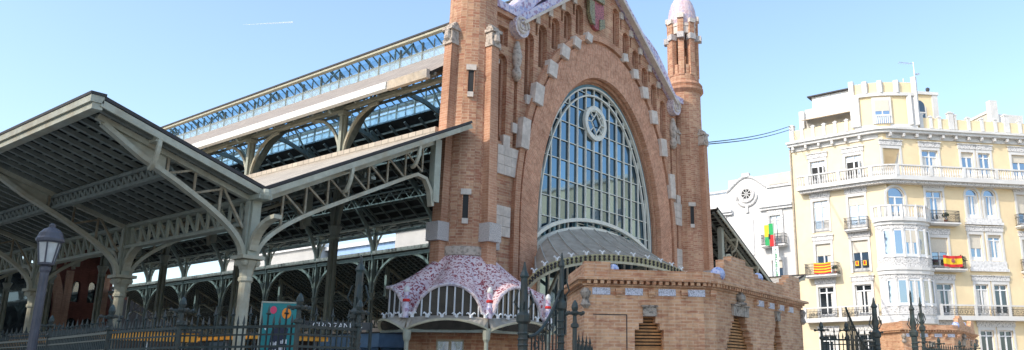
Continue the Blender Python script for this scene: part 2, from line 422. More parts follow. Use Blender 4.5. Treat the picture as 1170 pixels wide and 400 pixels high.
MB().slab((0, 21.92, 0), FU, FN, fac_out, [winh]+h2, .22).build('arcade_moulding', M['brick_red'], GW)
MB().slab((0, 22.14, 0), FU, FN, fac_out, [winh], .4, back=True).build('arcade_recess', M['brick_shade'], GW)  # back layer in darker brick: the shade of the hollows is put into its colour
# arch
a = MB(); ring(a, XC, 8, 4.98, 7.78, 6.05, 9.5, 3.2, 21.55, .2); AR = a.build('arch', M['relief'], HALL)
a = MB(); ring(a, XC, 8, 6.05, 9.5, 6.2, 9.68, 3.2, 21.64, .1); ring(a, XC, 8, 6.2, 9.68, 6.5, 9.98, 3.2, 21.5, .25); a.build('hood_moulding', M['brick_red'], AR)
a = MB(); ring(a, XC, 8, 4.84, 7.62, 4.985, 7.785, 3.2, 21.85, .12); ring(a, XC, 8, 4.78, 7.55, 4.85, 7.63, 3.2, 22.0, .3); a.build('reveal', M['brick_red'], AR)
# arched window
AW = MB().add([(p[0], 22.2, p[1]) for p in ell(XC, 8, 4.8, 7.57, 3.2)], [tuple(range(43))[::-1]]).build('arched_window', M['win'], HALL)
a = MB(); ring(a, XC, 8, 4.62, 7.38, 4.76, 7.54, 3.2, 22.02, .16); a.build('outer_frame', M['teal_dk'], AW)
a = MB(); ring(a, XC, 8, 4.58, 7.33, 4.65, 7.41, 3.2, 21.99, .15); ring(a, XC, 8, 4.25, 6.95, 4.32, 7.03, 3.2, 22.05, .12); a.build('inner_frame', M['cream'], AW)
for k in range(-7, 8):
    x = 29.77+.65*k; t = 1-((x-XC)/4.6)**2
    if t <= .03: continue
    zt = 8+7.35*sqrt(t)
    segs = [(3.3, zt)]
    d = abs(x-29.8)
    if d < .8:
        hh = sqrt(.8**2-d*d); segs = [(3.3, 13.57-hh), (13.57+hh, zt)]
    m_ = MB()
    for z0, z1 in segs:
        m_.mat(0).box(x-.032, x+.032, 22.10, 22.18, z0, z1)
        m_.mat(1).box(x+.033, x+.062, 22.12, 22.18, z0, z1)
    m_.build('mullion', [M['cream'], M['teal_dk']], AW)
for z in [9.34-.94*i for i in range(1, 3)]+[9.34+.94*i for i in range(0, 7)]:
    hw = 4.6 if z < 8 else 4.6*sqrt(max(0, 1-((z-8)/7.35)**2))
    m_ = MB()
    if abs(z-13.57) < .9:
        hh = sqrt(.9**2-(z-13.57)**2); m_.box(XC-hw, 29.8-hh, 22.13, 22.17, z-.02, z+.02); MB().box(29.8+hh, XC+hw, 22.13, 22.17, z-.02, z+.02).build('transom', M['cream'], AW)
    else: m_.box(XC-hw, XC+hw, 22.13, 22.17, z-.02, z+.02)
    m_.build('transom', M['cream'], AW)
med = MB()
n = 32
def medring(mb, r1, r2, y, d):
    P = []; fs = []
    for r, yy in ((r1, y), (r2, y), (r2, y+d), (r1, y+d)): P += [(29.8+r*cos(2*pi*i/n), yy, 13.57+r*sin(2*pi*i/n)) for i in range(n)]
    for q in range(4):
        for i in range(n):
            j = (i+1) % n; A, B = q*n, ((q+1) % 4)*n; fs.append((A+i, A+j, B+j, B+i))
    mb.add(P, fs)
medring(med, .66, .88, 22.0, .18); medring(med, .60, .68, 22.05, .1)
for an in range(4):
    t0, t1 = an*pi/2+pi/2, an*pi/2+pi; 
    med.bar((29.8+.4*cos(t0), 22.0, 13.57+.52*sin(t0)), (29.8+.4*cos(t1), 22.0, 13.57+.52*sin(t1)), .045, .06, (0, 1, 0))
    med.bar((29.8+.4*cos(t0), 22.0, 13.57+.52*sin(t0)), (29.8+.68*cos(t0), 22.0, 13.57+.68*sin(t0)), .04, .06, (0, 1, 0))
    tm = t0+pi/4; med.bar((29.8+.3*cos(tm), 22.0, 13.57+.34*sin(tm)), (29.8+.68*cos(tm), 22.0, 13.57+.68*sin(tm)), .04, .06, (0, 1, 0))
med.build('medallion', M['cream'], AW, smooth=False)
# arched sill band above marquee
def sband(a_, b_, z0, w_, Y, mat_, nm):
    pts = [(XC+a_*cos(pi*i/36), Y, z0+b_*sin(pi*i/36)) for i in range(2, 35)]
    MB().sweep(pts, .2, w_, (0, 1, 0)).build(nm, mat_, AW)
sband(5.2, 2.3, 5.85, .28, 21.9, M['cream'], 'sill_arch'); sband(5.2, 2.3, 6.32, .16, 21.93, M['cream'], 'sill_arch')
for i in range(4, 33, 2):
    t = pi*i/36; x = XC+5.2*cos(t); z = 5.85+2.3*sin(t)
    if abs(x-XC) < 4.7: MB().box(x-.05, x+.05, 21.98, 22.15, z+.08, z+.4).build('sill_bar', M['teal_dk'], AW)
# stones
def stone(x, z, w_, h_, y=21.45, d=.3, ang=0, mat_='ashlar'):
    c, s_ = cos(ang), sin(ang); P = []
    for yy in (y, y+d):
        for u, v in ((-w_/2, -h_/2), (w_/2, -h_/2), (w_/2, h_/2), (-w_/2, h_/2)): P.append((x+u*c-v*s_, yy, z+u*s_+v*c))
    MB().hexa([P[0], P[1], P[5], P[4], P[3], P[2], P[6], P[7]]).build('stone_block', M[mat_], HALL)
for sg in (-1, 1):
    for dx, z, w_, h_, an in [(6.02, 11.5, .5, 1.35, -.08), (5.2, 13.5, .58, .95, -.12), (4.28, 14.98, .58, .72, -.15), (3.4, 16.12, .56, .62, -.18), (2.5, 16.9, .48, .5, -.2), (1.55, 17.5, .42, .42, -.22)]:
        stone(XC+sg*dx, z, w_, h_, 21.38, .32, an*(1 if sg < 0 else -1))
    for dx, z, w_, h_ in [(5.66, 13.15, .3, .42), (6.5, 11.65, .3, .42), (6.98, 10.95, .4, .5)]: stone(XC+sg*dx, z, w_, h_, 21.6, .2)
    for r_ in range(3):
        for k in range(3 if sg < 0 else 3):
            stone(XC+sg*(7.3-.42*k), 9.7+.41*r_, .405, .395, 21.58+.004*k, .2)
    for r_ in range(3):
        for k in range(2): stone(XC+sg*(7.3-.45*k), 7.15+.42*r_, .44, .405, 21.59+.004*k, .2)
    for k in range(5):
        x = XC+sg*(5.15-.9*k)
        stone(x, zc(x)-.28, .28, .36, 21.6, .15)
# gable coping
cp = MB()
for sg in (-1, 1):
    x0, x1 = XC+sg*6.5, XC
    P = []
    for y in (21.3, 22.7):
        P += [(x0, y, zc(x0)+.02), (x1, y, zc(x1)+.02), (x1, y, zc(x1)+.45), (x0, y, zc(x0)+.45)]
    cp.hexa([P[0], P[1], P[5], P[4], P[3], P[2], P[6], P[7]])
    # humped roll at the foot
    pts = [(XC+sg*(6.6-.5*k), 22.1, zc(XC+sg*(6.6-.5*k))+.42+.55*sin(pi*min(1, k/7.))) for k in range(0, 9)]
    cp.sweep(pts, 1.2, .5, (0, 1, 0))
GC = cp.build('gable_coping', M['mosaic2'], HALL)
cw = MB()
for sg in (-1, 1):
    x0 = XC+sg*6.5
    cw.bar((x0, 21.34, zc(x0)-.02), (XC, 21.34, zc(XC)-.02), .3, .12)
cw.build('coping_moulding', M['ashlar'], GC)
for sg in (-1, 1):
    xs = XC+sg*7.25
    MB().box(xs-.75, xs+.75, 21.42, 22.5, 16.62, 16.95).build('shoulder_coping', M['mosaic2'], HALL)
    MB().box(xs-.72, xs+.72, 21.5, 22.4, 16.42, 16.615).build('shoulder_cornice', M['brick_red'], HALL)
    # scroll and drop ornament
    sx = XC+sg*6.45
    sx = XC+sg*6.5
    sp = MB(); sp.slab((0, 21.32, 0), FU, FN, [(sx+.46*cos(2*pi*k/18), 16.2+.5*sin(2*pi*k/18)) for k in range(18)], (), .4); SCR = sp.build('scroll', M['coping'], HALL)
    sp = MB(); sp.tube([(sx+(.4-.32*k/26)*cos(k*.45), 21.3, 16.2+(.43-.34*k/26)*sin(k*.45)) for k in range(27)], .06, 6); sp.build('scroll_volute', M['ashlar'], SCR)
    dp = MB(); dp.lathe((sx, 21.6, 13.75), [(.08, 0), (.2, .15), (.22, .4), (.13, .6), (.2, .8), (.24, 1.15), (.15, 1.55), (.08, 1.8)], 10); dp.build('drop_ornament', M['carved'], HALL, smooth=True)
# crest
cr = MB()
o_ = [(29.2+.55*cos(pi*i/12+pi), 18.95+ .75*sin(pi*i/12+pi)) for i in range(13)]+[(29.75, 19.7), (28.65, 19.7)]
cr.slab((0, 21.5, 0), FU, FN, o_, (), .25); CR = cr.build('crest', M['crest_r'], HALL)
c2 = MB(); c2.slab((0, 21.44, 0), FU, FN, [(28.5, 18.9), (28.72, 18.4), (28.95, 18.35), (28.9, 19.6), (28.5, 19.6)], (), .2); c2.slab((0, 21.44, 0), FU, FN, [(29.35, 18.2), (29.8, 18.5), (29.75, 18.95), (29.35, 18.8)], (), .2); c2.build('crest_leaves', M['crest_g'], CR)
c3 = MB()
c3.box(28.75, 29.65, 21.36, 21.6, 19.7, 19.95)
for k in range(5): c3.box(28.78+.19*k, 28.9+.19*k, 21.38, 21.6, 19.95, 20.35)
c3.sphere((29.2, 21.5, 20.4), .3, 10, 6); c3.build('crown', M['crest_g'], CR)

# towers
TY = 21.85
def tower(cx):
    T = MB().lathe((cx, TY, 0), [(1.14, .13), (1.14, 7.0), (1.02, 13.5), (.96, 16), (.95, 17.7)], 24).build('tower', M['brick'], HALL, smooth=False)
    for ang in (pi, -pi/2, 0, pi/2):
        d = V((cos(ang), sin(ang), 0)); t = V((-d.y, d.x, 0)); C = V((cx, TY, 0))
        def pb(r0, r1, hw, z0, z1, nm, mt, par=T):
            P = [C+d*r0-t*hw, C+d*r1-t*hw, C+d*r1+t*hw, C+d*r0+t*hw]
            return MB().hexa([(p.x, p.y, z0) for p in P]+[(p.x, p.y, z1) for p in P]).build(nm, M[mt], par)
        def pt_(ra, ha, rb2, hb, z0, z1):
            P = [C+d*.8-t*ha, C+d*ra-t*ha, C+d*ra+t*ha, C+d*.8+t*ha]; Q = [C+d*.8-t*hb, C+d*rb2-t*hb, C+d*rb2+t*hb, C+d*.8+t*hb]
            return MB().hexa([(p.x, p.y, z0) for p in P]+[(p.x, p.y, z1) for p in Q]).build('pilaster', M['brick_red'], T)
        pt_(1.60, .27, 1.30, .20, .13, 14.25)
        pb(.8, 1.64, .32, 6.35, 7.05, 'stone_block', 'granite')
        cm = MB()
        for (r1, hw, z0, z1) in [(1.37, .25, 14.2, 14.4), (1.32, .22, 14.4, 14.8), (1.40, .28, 14.8, 14.92), (1.25, .2, 14.92, 15.08), (1.1, .14, 15.08, 15.2)]:
            P = [C+d*.8-t*hw, C+d*r1-t*hw, C+d*r1+t*hw, C+d*.8+t*hw]; cm.hexa([(p.x, p.y, z0) for p in P]+[(p.x, p.y, z1) for p in P])
        p0 = C+d*1.34; cm.lathe((p0.x, p0.y, 0), [(.05, 14.3), (.16, 14.4), (.12, 14.75), (.05, 14.85)], 8)
        cm.build('capital', M['carved'], T)
    # belfry
    def rg(r, z0, z1, nm, mt, n_=20, prof=None): return MB().lathe((cx, TY, 0), prof or [(r-.08, z0), (r, z0+.05), (r, z1-.05), (r-.08, z1)], n_).build(nm, M[mt], T)
    rg(1.1, 17.55, 18.0, 'collar', 'brick_red', prof=[(.95, 17.4), (1.14, 17.6), (1.14, 17.75), (1.02, 17.8), (1.1, 17.95), (1.0, 18.1)])
    rg(.9, 18.05, 18.6, 'belfry_base', 'brick')
    
    for k in range(8):
        an = pi/8+k*pi/4; d = V((cos(an), sin(an), 0)); t = V((-d.y, d.x, 0)); C = V((cx, TY, 0))
        big = k % 2 == 0
        def pier(r0, r1, hw, z0, z1, nm, mt):
            P = [C+d*r0-t*hw, C+d*r1-t*hw, C+d*r1+t*hw, C+d*r0+t*hw]
            MB().hexa([(p.x, p.y, z0) for p in P]+[(p.x, p.y, z1) for p in P]).build(nm, M[mt], T)
        pier(.62, .92, .17, 18.5, 22.2 if big else 21.9, 'belfry_pier', 'brick')
        pier(.6, 1.12 if big else 1.0, .2, 20.75, 21.1, 'corbel', 'granite')
        pier(.64, 1.0, .2, 22.05 if big else 21.8, 22.35 if big else 22.05, 'pier_cap', 'ashlar')
        an2 = an+pi/8; d = V((cos(an2), sin(an2), 0)); t = V((-d.y, d.x, 0))
        pier(.6, .8, .2, 21.15, 21.7, 'arch_panel', 'ashlar')
        pier(.66, .84, .1, 18.6, 19.15, 'baluster', 'brick')
    rg(.86, 21.55, 21.8, 'belfry_ring', 'ashlar')
    dm = rg(.8, 0, 0, 'dome', 'dome', 24, [(.80, 21.75), (.86, 22.0), (.86, 22.35), (.80, 22.8), (.66, 23.25), (.46, 23.6), (.24, 23.85), (.1, 23.95)])
    MB().lathe((cx, TY, 0), [(.1, 23.9), (.14, 24.05), (.08, 24.2), (.13, 24.35), (.02, 24.9)], 8).build('finial', M['ashlar'], T)
    return T
TL = tower(21.08); TR = tower(38.3)
RS_ = lambda z: 1.14-.12*max(0, z-7)/6.5
def slit(T, cx, ang, z0, z1, w_=.17):
    d = V((cos(ang), sin(ang), 0)); t = V((-d.y, d.x, 0)); C = V((cx, TY, 0))
    def bx(r0, r1, hw, za, zb, nm, mt, par):
        P = [C+d*r0-t*hw, C+d*r1-t*hw, C+d*r1+t*hw, C+d*r0+t*hw]
        return MB().hexa([(p.x, p.y, za) for p in P]+[(p.x, p.y, zb) for p in P]).build(nm, M[mt], par)
    s_ = bx(.7, RS_(z0)+.02, w_/2+.02, z0, z1, 'slit_window', 'black', T)
    bx(.7, RS_(z0)+.09, w_/2+.11, z1, z1+.22, 'lintel', 'ashlar', s_)
    bx(.7, RS_(z0)+.08, w_/2+.03, z0-.2, z0, 'sill', 'ashlar', s_)
    for sg in (-1, 1):
        rj = RS_(z0)+.045; P = [C+d*.7+t*sg*(w_/2+.02), C+d*rj+t*sg*(w_/2+.02), C+d*rj+t*sg*(w_/2+.06), C+d*.7+t*sg*(w_/2+.06)]
        MB().hexa([(p.x, p.y, z0) for p in P]+[(p.x, p.y, z1) for p in P]).build('jamb', M['brick_red'], s_)
slit(TL, 21.08, radians(226), 7.2, 8.1); slit(TL, 21.08, radians(226), 12.2, 13.1); slit(TR, 38.3, radians(224), 9.6, 10.6)
bnd = MB().lathe((21.08, TY, 0), [(1.1, 5.8), (1.22, 5.84), (1.22, 6.14), (1.1, 6.2)], 24).build('carved_band', M['carved'], TL)

# ------------------------------------------------------------------ nave
FY = [21.2]+[28.9+7.4*k for k in range(10)]
YB = 97.5
SL = .695
def nave_side(right):
    X = lambda x: mx(x, right)
    zr = lambda x: 13.0+SL*(x-19.3)
    r = MB()
    P = []
    def quad(p): 
        return p if not right else p[::-1]
    # upper skin and lower skin
    r.mat(0).add([(X(19.3), 22.3, zr(19.3)), (X(19.3), YB, zr(19.3)), (X(27), YB, zr(27)), (X(27), 22.3, zr(27))], [quad((0, 3, 2, 1))])
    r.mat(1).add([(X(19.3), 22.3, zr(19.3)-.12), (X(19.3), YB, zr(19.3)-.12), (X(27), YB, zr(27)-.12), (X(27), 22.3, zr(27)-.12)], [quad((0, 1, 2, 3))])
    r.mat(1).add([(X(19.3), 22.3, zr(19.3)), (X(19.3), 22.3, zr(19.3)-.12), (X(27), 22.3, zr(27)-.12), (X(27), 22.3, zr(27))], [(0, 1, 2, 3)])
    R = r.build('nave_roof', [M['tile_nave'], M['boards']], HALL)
    j = MB()
    for x in [19.6+.62*k for k in range(12)]: j.bar((X(x), 22.3, zr(x)-.19), (X(x), YB, zr(x)-.19), .1, .13)
    k = 22.6
    while k < YB:
        j.bar((X(19.4), k, zr(19.4)-.29), (X(26.9), k, zr(26.9)-.29), .09, .16); k += 1.48
    j.build('joists', M['joist'], R)
    f = MB(); f.box(*sorted((X(19.12), X(19.36))), 24.7, YB, 12.77, 13.06)
    y = 28.9
    f.build('white_gutter', M['white'], R)
    f = MB(); f.box(*sorted((X(19.15), X(19.34))), 22.3, 24.66, 12.72, 13.08); f.build('tan_fascia_end', M['tan'], R)  # front stretch of the fascia, tan where the rest is white
    # under-eave beam and brackets along the columns
    f = MB(); f.box(*sorted((X(20.14), X(20.40))), 22.2, YB, 12.98, 13.13)
    f.build('eaves_beam', M['iron_mid'], R)
    f = MB(); f.box(*sorted((X(20.15), X(20.39))), 22.2, YB, 10.35, 10.62); f.build('spandrel_beam', M['iron_lo'], R)
    if right:
        f = MB(); f.box(*sorted((X(20.18), X(20.36))), 22.2, YB, 12.25, 12.5); f.build('clerestory_rail', M['iron_lo'], R)
    # lantern
    L = MB()
    L.box(*sorted((X(26.96), X(27.04))), 22.4, YB, zr(27)-.1, zr(27)+.42)
    L = L.build('lantern', M['frost'], HALL)
    g = MB()
    g.box(*sorted((X(26.35), X(26.62))), 22.1, YB, 19.36, 19.5); g.build('lantern_gutter', M['cream_edge'], L)
    g = MB(); g.box(*sorted((X(26.3), X(26.62))), 22.1, YB, 19.505, 19.6); g.build('lantern_edge', M['edge'], L)
    g = MB(); y = 22.6; k = 0
    while y < YB:
        g.box(*sorted((X(26.94), X(27.06))), y-.04, y+.04, zr(27), 19.4)
        g.box(*sorted((X(26.97), X(27.03))), y+.9, y+.94, zr(27), 19.4)
        y += 1.85; k += 1
    g.bar((X(27), 22.4, zr(27)+.46), (X(27), YB, zr(27)+.46), .08, .08)
    g.build('lantern_bars', M['iron_lo'], L)
    MB().add([(X(27), 22.5, zr(27)+.43), (X(27), YB, zr(27)+.43), (X(27), YB, 19.36), (X(27), 22.5, 19.36)], [quad((0, 3, 2, 1))]).build('lantern_pane', M['glass_side'], L)
    zl = lambda x: 19.5+.66*(x-26.4)
    xr = XC-.05
    g = MB().add([(X(26.5), 22.3, zl(26.5)+.02), (X(26.5), YB, zl(26.5)+.02), (xr, YB, zl(xr)+.02), (xr, 22.3, zl(xr)+.02)], [quad((0, 3, 2, 1))]); g.build('lantern_glazing', M['glass'], L)
    g = MB(); y = 22.6
    while y < YB:
        big = int((y-22.6)/.74+.5) % 5 == 0
        g.bar((X(26.5), y, zl(26.5)-.05), (xr, y, zl(xr)-.05), .12 if big else .06, .16 if big else .07); y += .74
    for x in (27.3, 28.2, 29.1): g.bar((X(x), 22.3, zl(x)-.08), (X(x), YB, zl(x)-.08), .09, .12)
    g.build('glazing_bars', M['iron_lo'], L)
    # lattice purlin
    for x, zz in ((25.4, 16.75), (22.6, 14.85)):
        g = MB(); g.bar((X(x), 22.3, zz), (X(x), YB, zz), .12, .09); g.bar((X(x), 22.3, zz-.75), (X(x), YB, zz-.75), .12, .09)
        y = 22.3; u = 0
        while y < YB-.9:
            a_, b_ = (zz, zz-.75) if u % 2 else (zz-.75, zz)
            g.bar((X(x), y, a_), (X(x), y+.74, b_), .06, .05, (1, 0, 0)); y += .74; u += 1
        g.build('lattice_purlin', M['iron_lo'], R)
    # columns + brackets (copies)
    def quarter(c, r, y0, dirn, n_=8):   # from column face upward along y
        return [(0, y0+dirn*(r-r*cos(pi/2*i/n_)), c+r*sin(pi/2*i/n_)) for i in range(n_+1)]
    sg = -1 if right else 1
    cm = MB(); cm.box(-.19, .19, -.19, .19, 0, .99)
    cm.box(-.05, .05, -.14, .14, 1, 12.6); cm.box(-.14, -.051, -.04, .04, 1, 12.6); cm.box(.051, .14, -.04, .04, 1, 12.6); cm.box(-.16, -.141, -.1, .1, 1, 12.6); cm.box(.141, .16, -.1, .1, 1, 12.6)
    cm.box(-.2, .2, -.2, .2, 12.62, 12.79)
    C0 = cm.build('nave_column', M['iron'], HALL, at=(X(20.27), FY[1], .13))
    MB().lathe((0, 0, 0), [(.14, 7.0), (.2, 7.05), (.2, 7.15), (.16, 7.2), (.25, 7.45), (.31, 7.6), (.25, 7.65)], 8, pi/8).build('capital', M['iron'], C0, at=WL[C0])
    qb = MB()
    for dn in (-1, 1): qb.sweep(quarter(10.55, 2.2, .1*dn, dn), .11, .12, (1, 0, 0))
    qb.build('arched_bracket', M['iron_cream'], C0, at=WL[C0])
    qb = MB()
    for dn in (-1, 1):
        qb.sweep([(0, dn*(.15+3.3*(1-cos(pi/2*i/10))), 7.6+2.75*sin(pi/2*i/10)) for i in range(11)], .16, .17, (1, 0, 0))
        for i in (3, 5, 7): qb.bar((0, dn*(.15+3.3*(1-cos(pi/2*i/10))), 7.6+2.75*sin(pi/2*i/10)), (0, dn*(.15+3.3*(1-cos(pi/2*i/10))), 10.35), .07, .07)
    qb.build('spandrel_arch', M['iron'], C0, at=WL[C0])
    # transverse rib
    rb = MB()
    path = [(0, 9.9), (.25, 11.3), (.95, 12.8), (2.2, 14.4), (4.2, 16.0), (6.7, 17.35), (8.4, 17.9), (9.7, 18.05)]
    pts = [(sg*p[0], 0, p[1]) for p in path]
    rb.sweep(pts, .16, .28, (0, 1, 0))
    p2 = [(sg*(x-20.27), 0, zr(x)-.42-.13) for x in (19.5, 20.3, 21.5, 23, 25, 27)]
    rb.sweep(p2, .14, .2, (0, 1, 0))
    for (xa, za), xb in [((.95, 12.8), 22), ((2.2, 14.4), 23.4), ((4.2, 16.0), 25.2), ((6.7, 17.35), 27)]:
        rb.bar((sg*xa, 0, za), (sg*(xb-20.27), 0, zr(xb)-.5), .08, .08, (0, 1, 0))
    rb.bar((sg*6.7, 0, 17.35), (sg*9.7, 0, 21.4), .1, .1, (0, 1, 0)); rb.bar((sg*8.4, 0, 17.9), (sg*8.4, 0, 20.5), .08, .08, (0, 1, 0))
    rb.build('arched_rib', M['iron_lo'], C0, at=WL[C0])
    for y in FY[2:]:
        copy_tree(C0, HALL, (X(20.27)-30, y-22, 0))
nave_side(False); nave_side(True)
# rear wall
rw = MB()
rh = [ell(30, 8, 4.4, 6.5, 3, 20)]+[lanc(x, 2.5, 7.5, 1.0) for x in (22.0, 23.6, 36.4, 38.0)]+[lanc(x, 9.2, 11.5, .8) for x in (22.0, 23.6, 36.4, 38.0)]
rw.slab((0, 97.6, 0), FU, FN, [(20, .13), (40, .13), (40, 13.5), (30, 21.8), (20, 13.5)], rh, .5)
RW = rw.build('rear_wall', M['brick_dark'], HALL)
b_ = MB(); ring(b_, 30, 8, 4.4, 6.5, 5.3, 7.6, 3, 97.35, .24, 24)
for x in (20.8, 24.4, 35.5, 39.2): b_.box(x-.35, x+.35, 97.3, 97.59, .2, 12.5)
b_.build('rear_arch', M['brick_red'], RW)
MB().add([(20.5, 97.9, .2), (39.5, 97.9, .2), (39.5, 97.9, 13), (20.5, 97.9, 13)], [(0, 1, 2, 3)]).build('rear_glazing', M['pane_dk'], RW)

# ------------------------------------------------------------------ side canopies (butterfly roofs on one row of columns)
def side_canopy(right, label):
    X = lambda x: mx(x, right); sg = -1 if right else 1
    x0v = X(12.1)
    CAN = thing('side_canopy', (x0v, 21.2, .13), label, 'iron canopy')
    zi = lambda x: 6.72+.512*(x-12.1)       # inner wing top
    zo = lambda x: 6.72+.325*(12.1-x)      # outer wing top
    Y0_, Y1_ = 20.75, 96.5
    def q(f): return f[::-1] if right else f
    def wing(xa, xb, zf, nm):
        r = MB()
        r.mat(0).add([(X(xa), Y0_, zf(xa)), (X(xb), Y0_, zf(xb)), (X(xb), Y1_, zf(xb)), (X(xa), Y1_, zf(xa))], [q((0, 1, 2, 3))])
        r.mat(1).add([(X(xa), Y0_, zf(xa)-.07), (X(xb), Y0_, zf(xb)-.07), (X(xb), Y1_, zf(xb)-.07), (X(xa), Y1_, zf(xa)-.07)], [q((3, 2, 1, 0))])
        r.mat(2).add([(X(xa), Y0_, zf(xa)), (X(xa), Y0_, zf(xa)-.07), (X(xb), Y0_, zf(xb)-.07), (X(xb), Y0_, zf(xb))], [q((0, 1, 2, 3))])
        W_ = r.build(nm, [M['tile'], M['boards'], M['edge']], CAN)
        j = MB(); y = Y0_+.25; mn, mxx = min(xa, xb), max(xa, xb)
        while y < Y1_:
            j.bar((X(mn+.05), y, zf(mn+.05)-.17), (X(mxx-.05), y, zf(mxx-.05)-.17), .13, .12); y += .6
        j.build('joists', M['joist'], W_)
        j = MB(); x = mn+.2
        while x < mxx-.1:
            j.bar((X(x), Y0_+.02, zf(x)-.085), (X(x), Y1_, zf(x)-.085), .07, .035); x += .3
        j.build('laths', M['iron_lo'], W_)
        # front verge: dark tile edge over a cream board
        j = MB(); j.bar((X(xa), Y0_-.03, zf(xa)+.03), (X(xb), Y0_-.03, zf(xb)+.03), .08, .09); j.build('verge', M['edge'], W_)
        j = MB(); j.bar((X(xa), Y0_-.05, zf(xa)-.14), (X(xb), Y0_-.05, zf(xb)-.14), .06, .17); j.build('verge_board', M['iron_cream'], W_)
        return W_
    IW = wing(12.1, 20.12, zi, 'inner_roof'); rb_ = MB(); rb_.box(*sorted((X(20.0), X(20.55))), 22.6, Y1_, 10.72, 11.0); rb_.build('ridge_flashing', M['tile'], IW); WO = wing(12.1, 7.62, zo, 'outer_roof')
    g = MB(); g.box(*sorted((X(7.42), X(7.66))), Y0_-.05, Y1_, 7.86, 8.02); g.box(*sorted((X(7.36), X(7.66))), Y0_-.08, Y1_, 8.024, 8.2); g.build('eaves_gutter', M['iron_cream'], WO)
    g = MB(); g.box(*sorted((X(7.34), X(7.7))), Y0_-.1, Y1_, 8.204, 8.28); g.build('eaves_tiles', M['edge'], WO)
    # valley girder with lattice
    def lattice(x, z0, z1, step, nm, mt, w_=.12, y0=21.2, y1=95.5):
        g = MB(); g.box(*sorted((X(x-w_), X(x+w_))), y0, y1, z1-.1, z1); g.box(*sorted((X(x-w_), X(x+w_))), y0, y1, z0, z0+.1)
        y = y0; u = 0
        while y < y1-step:
            g.bar((X(x), y, z0+.08), (X(x), y+step, z1-.08), .09, .06, (1, 0, 0)); g.bar((X(x), y+step, z0+.08), (X(x), y+step, z1-.08), .1, .07, (1, 0, 0)); y += step
        return g.build(nm, M[mt], CAN)
    lattice(12.1, 5.72, 6.55, .62, 'valley_girder', 'iron', .15)
    lattice(9.75, 6.72, 7.18, .36, 'lattice_purlin', 'joist', .09)
    lattice(16.2, 7.9, 8.4, .5, 'lattice_purlin', 'iron_lo', .09)
    # one frame: column, brackets, wing trusses
    c = MB(); c.box(-.28, .28, -.28, .28, 0, .35); c.lathe((0, 0, 0), [(.24, .35), (.26, .5), (.18, .6), (.18, 1.6), (.21, 1.62), (.21, 1.75), (.165, 1.8), (.155, 4.0)], 12)
    COL = c.build('column', M['iron_cream'], CAN, at=(x0v, 21.2, .13))
    c = MB(); c.lathe((0, 0, 0), [(.16, 3.95), (.2, 4.0), (.2, 4.08), (.17, 4.12), (.19, 4.3), (.3, 4.55), (.25, 4.6)], 8, pi/8)
    c.box(-.33, .33, -.33, .33, 4.6, 4.7)
    for a_ in range(4):
        c.sphere((.27*cos(a_*pi/2+pi/4), .27*sin(a_*pi/2+pi/4), 4.5), .1, 6, 4)
    c.build('capital', M['iron_cream'], COL, at=WL[COL])
    c = MB(); c.box(-.12, .12, -.19, .19, 4.7, 6.5); c.box(-.19, -.13, -.1, .1, 4.7, 6.4); c.box(.13, .19, -.1, .1, 4.7, 6.4); c.build('post', M['iron'], COL, at=WL[COL])
    # local coords: lx>0 toward nave on the left canopy
    def arcp(x0, z0, x1, z1, n_=9):      # vertical start at (x0,z0), ends with slope toward (x1,z1)
        return [(x0+(x1-x0)*(1-cos(pi/2*i/n_)), z0+(z1-z0)*sin(pi/2*i/n_)) for i in range(n_+1)]
    d0 = -.13
    def tru(pts_top, pts_bot, webs, nm, mt, w_=.16):
        t_ = MB()
        t_.sweep([(sg*x, 0, z+d0) for x, z in pts_top], w_, .14, (0, 1, 0))
        t_.sweep([(sg*x, 0, z+d0) for x, z in pts_bot], w_+.06, .12, (0, 1, 0))
        for (xa, za, xb, zb) in webs: t_.mat(1).bar((sg*xa, 0, za+d0), (sg*xb, 0, zb+d0), .06, .055, (0, 1, 0))
        return t_.build(nm, [M[mt], M['web']], COL, at=WL[COL])
    ti = lambda l: zi(12.1+l)-.33
    bi = lambda l: ti(l)-.95
    bez = lambda a, c, b, n_=10: [(a[0]*(1-t)**2+c[0]*2*t*(1-t)+b[0]*t*t, a[1]*(1-t)**2+c[1]*2*t*(1-t)+b[1]*t*t) for t in [i/n_ for i in range(n_+1)]]
    bot = bez((.2, 4.85), (.2, bi(.2)), (2.2, bi(2.2)))+[(l, bi(l)) for l in (3, 4, 5, 5.4)]
    bcv = lambda l: min(((abs(p[0]-l), p[1]) for p in bez((.2, 4.85), (.2, bi(.2)), (2.2, bi(2.2)), 40)))[1] if l < 2.2 else bi(l)
    endc = [(5.4, bi(5.4)), (5.9, bi(5.85)), (6.3, bi(6.0)-.15), (6.55, bi(6)-.55), (6.65, bi(6)-1.1)]
    webs = []
    l = .9
    while l < 6.4:
        b0 = bcv(l)
        webs += [(l, max(b0, 4.9), l, ti(l))]
        if l+.75 < 6.6: webs += [(l, ti(l), l+.75, bcv(l+.75))]
        l += .75
    tru([(0, ti(0)), (3, ti(3)), (6.9, ti(6.9))], bot+endc[1:], webs, 'inner_truss', 'iron_cream')
    e = MB(); e.box(*sorted((sg*6.62, sg*6.9)), -.14, .14, 7.45, ti(6.9)-.13)
    e.build('end_post', M['iron'], COL, at=WL[COL])
    to = lambda l: zo(12.1-l)-.3
    bot = [(-x, z) for x, z in bez((.2, 4.85), (.2, 5.45), (1.7, 6.27))]+[(-2.2, 6.55), (-3.2, 7.05), (-4.2, to(4.2)-.1)]
    webs = [(-1.0, 5.9, -1.0, to(1.0)), (-1.75, 6.3, -1.75, to(1.75)), (-1.0, to(1.0)-.15, -1.75, 6.35), (-1.75, to(1.75), -2.5, 6.75), (-.25, 5.6, -1.0, to(1)), (-2.5, 6.7, -2.5, to(2.5))]
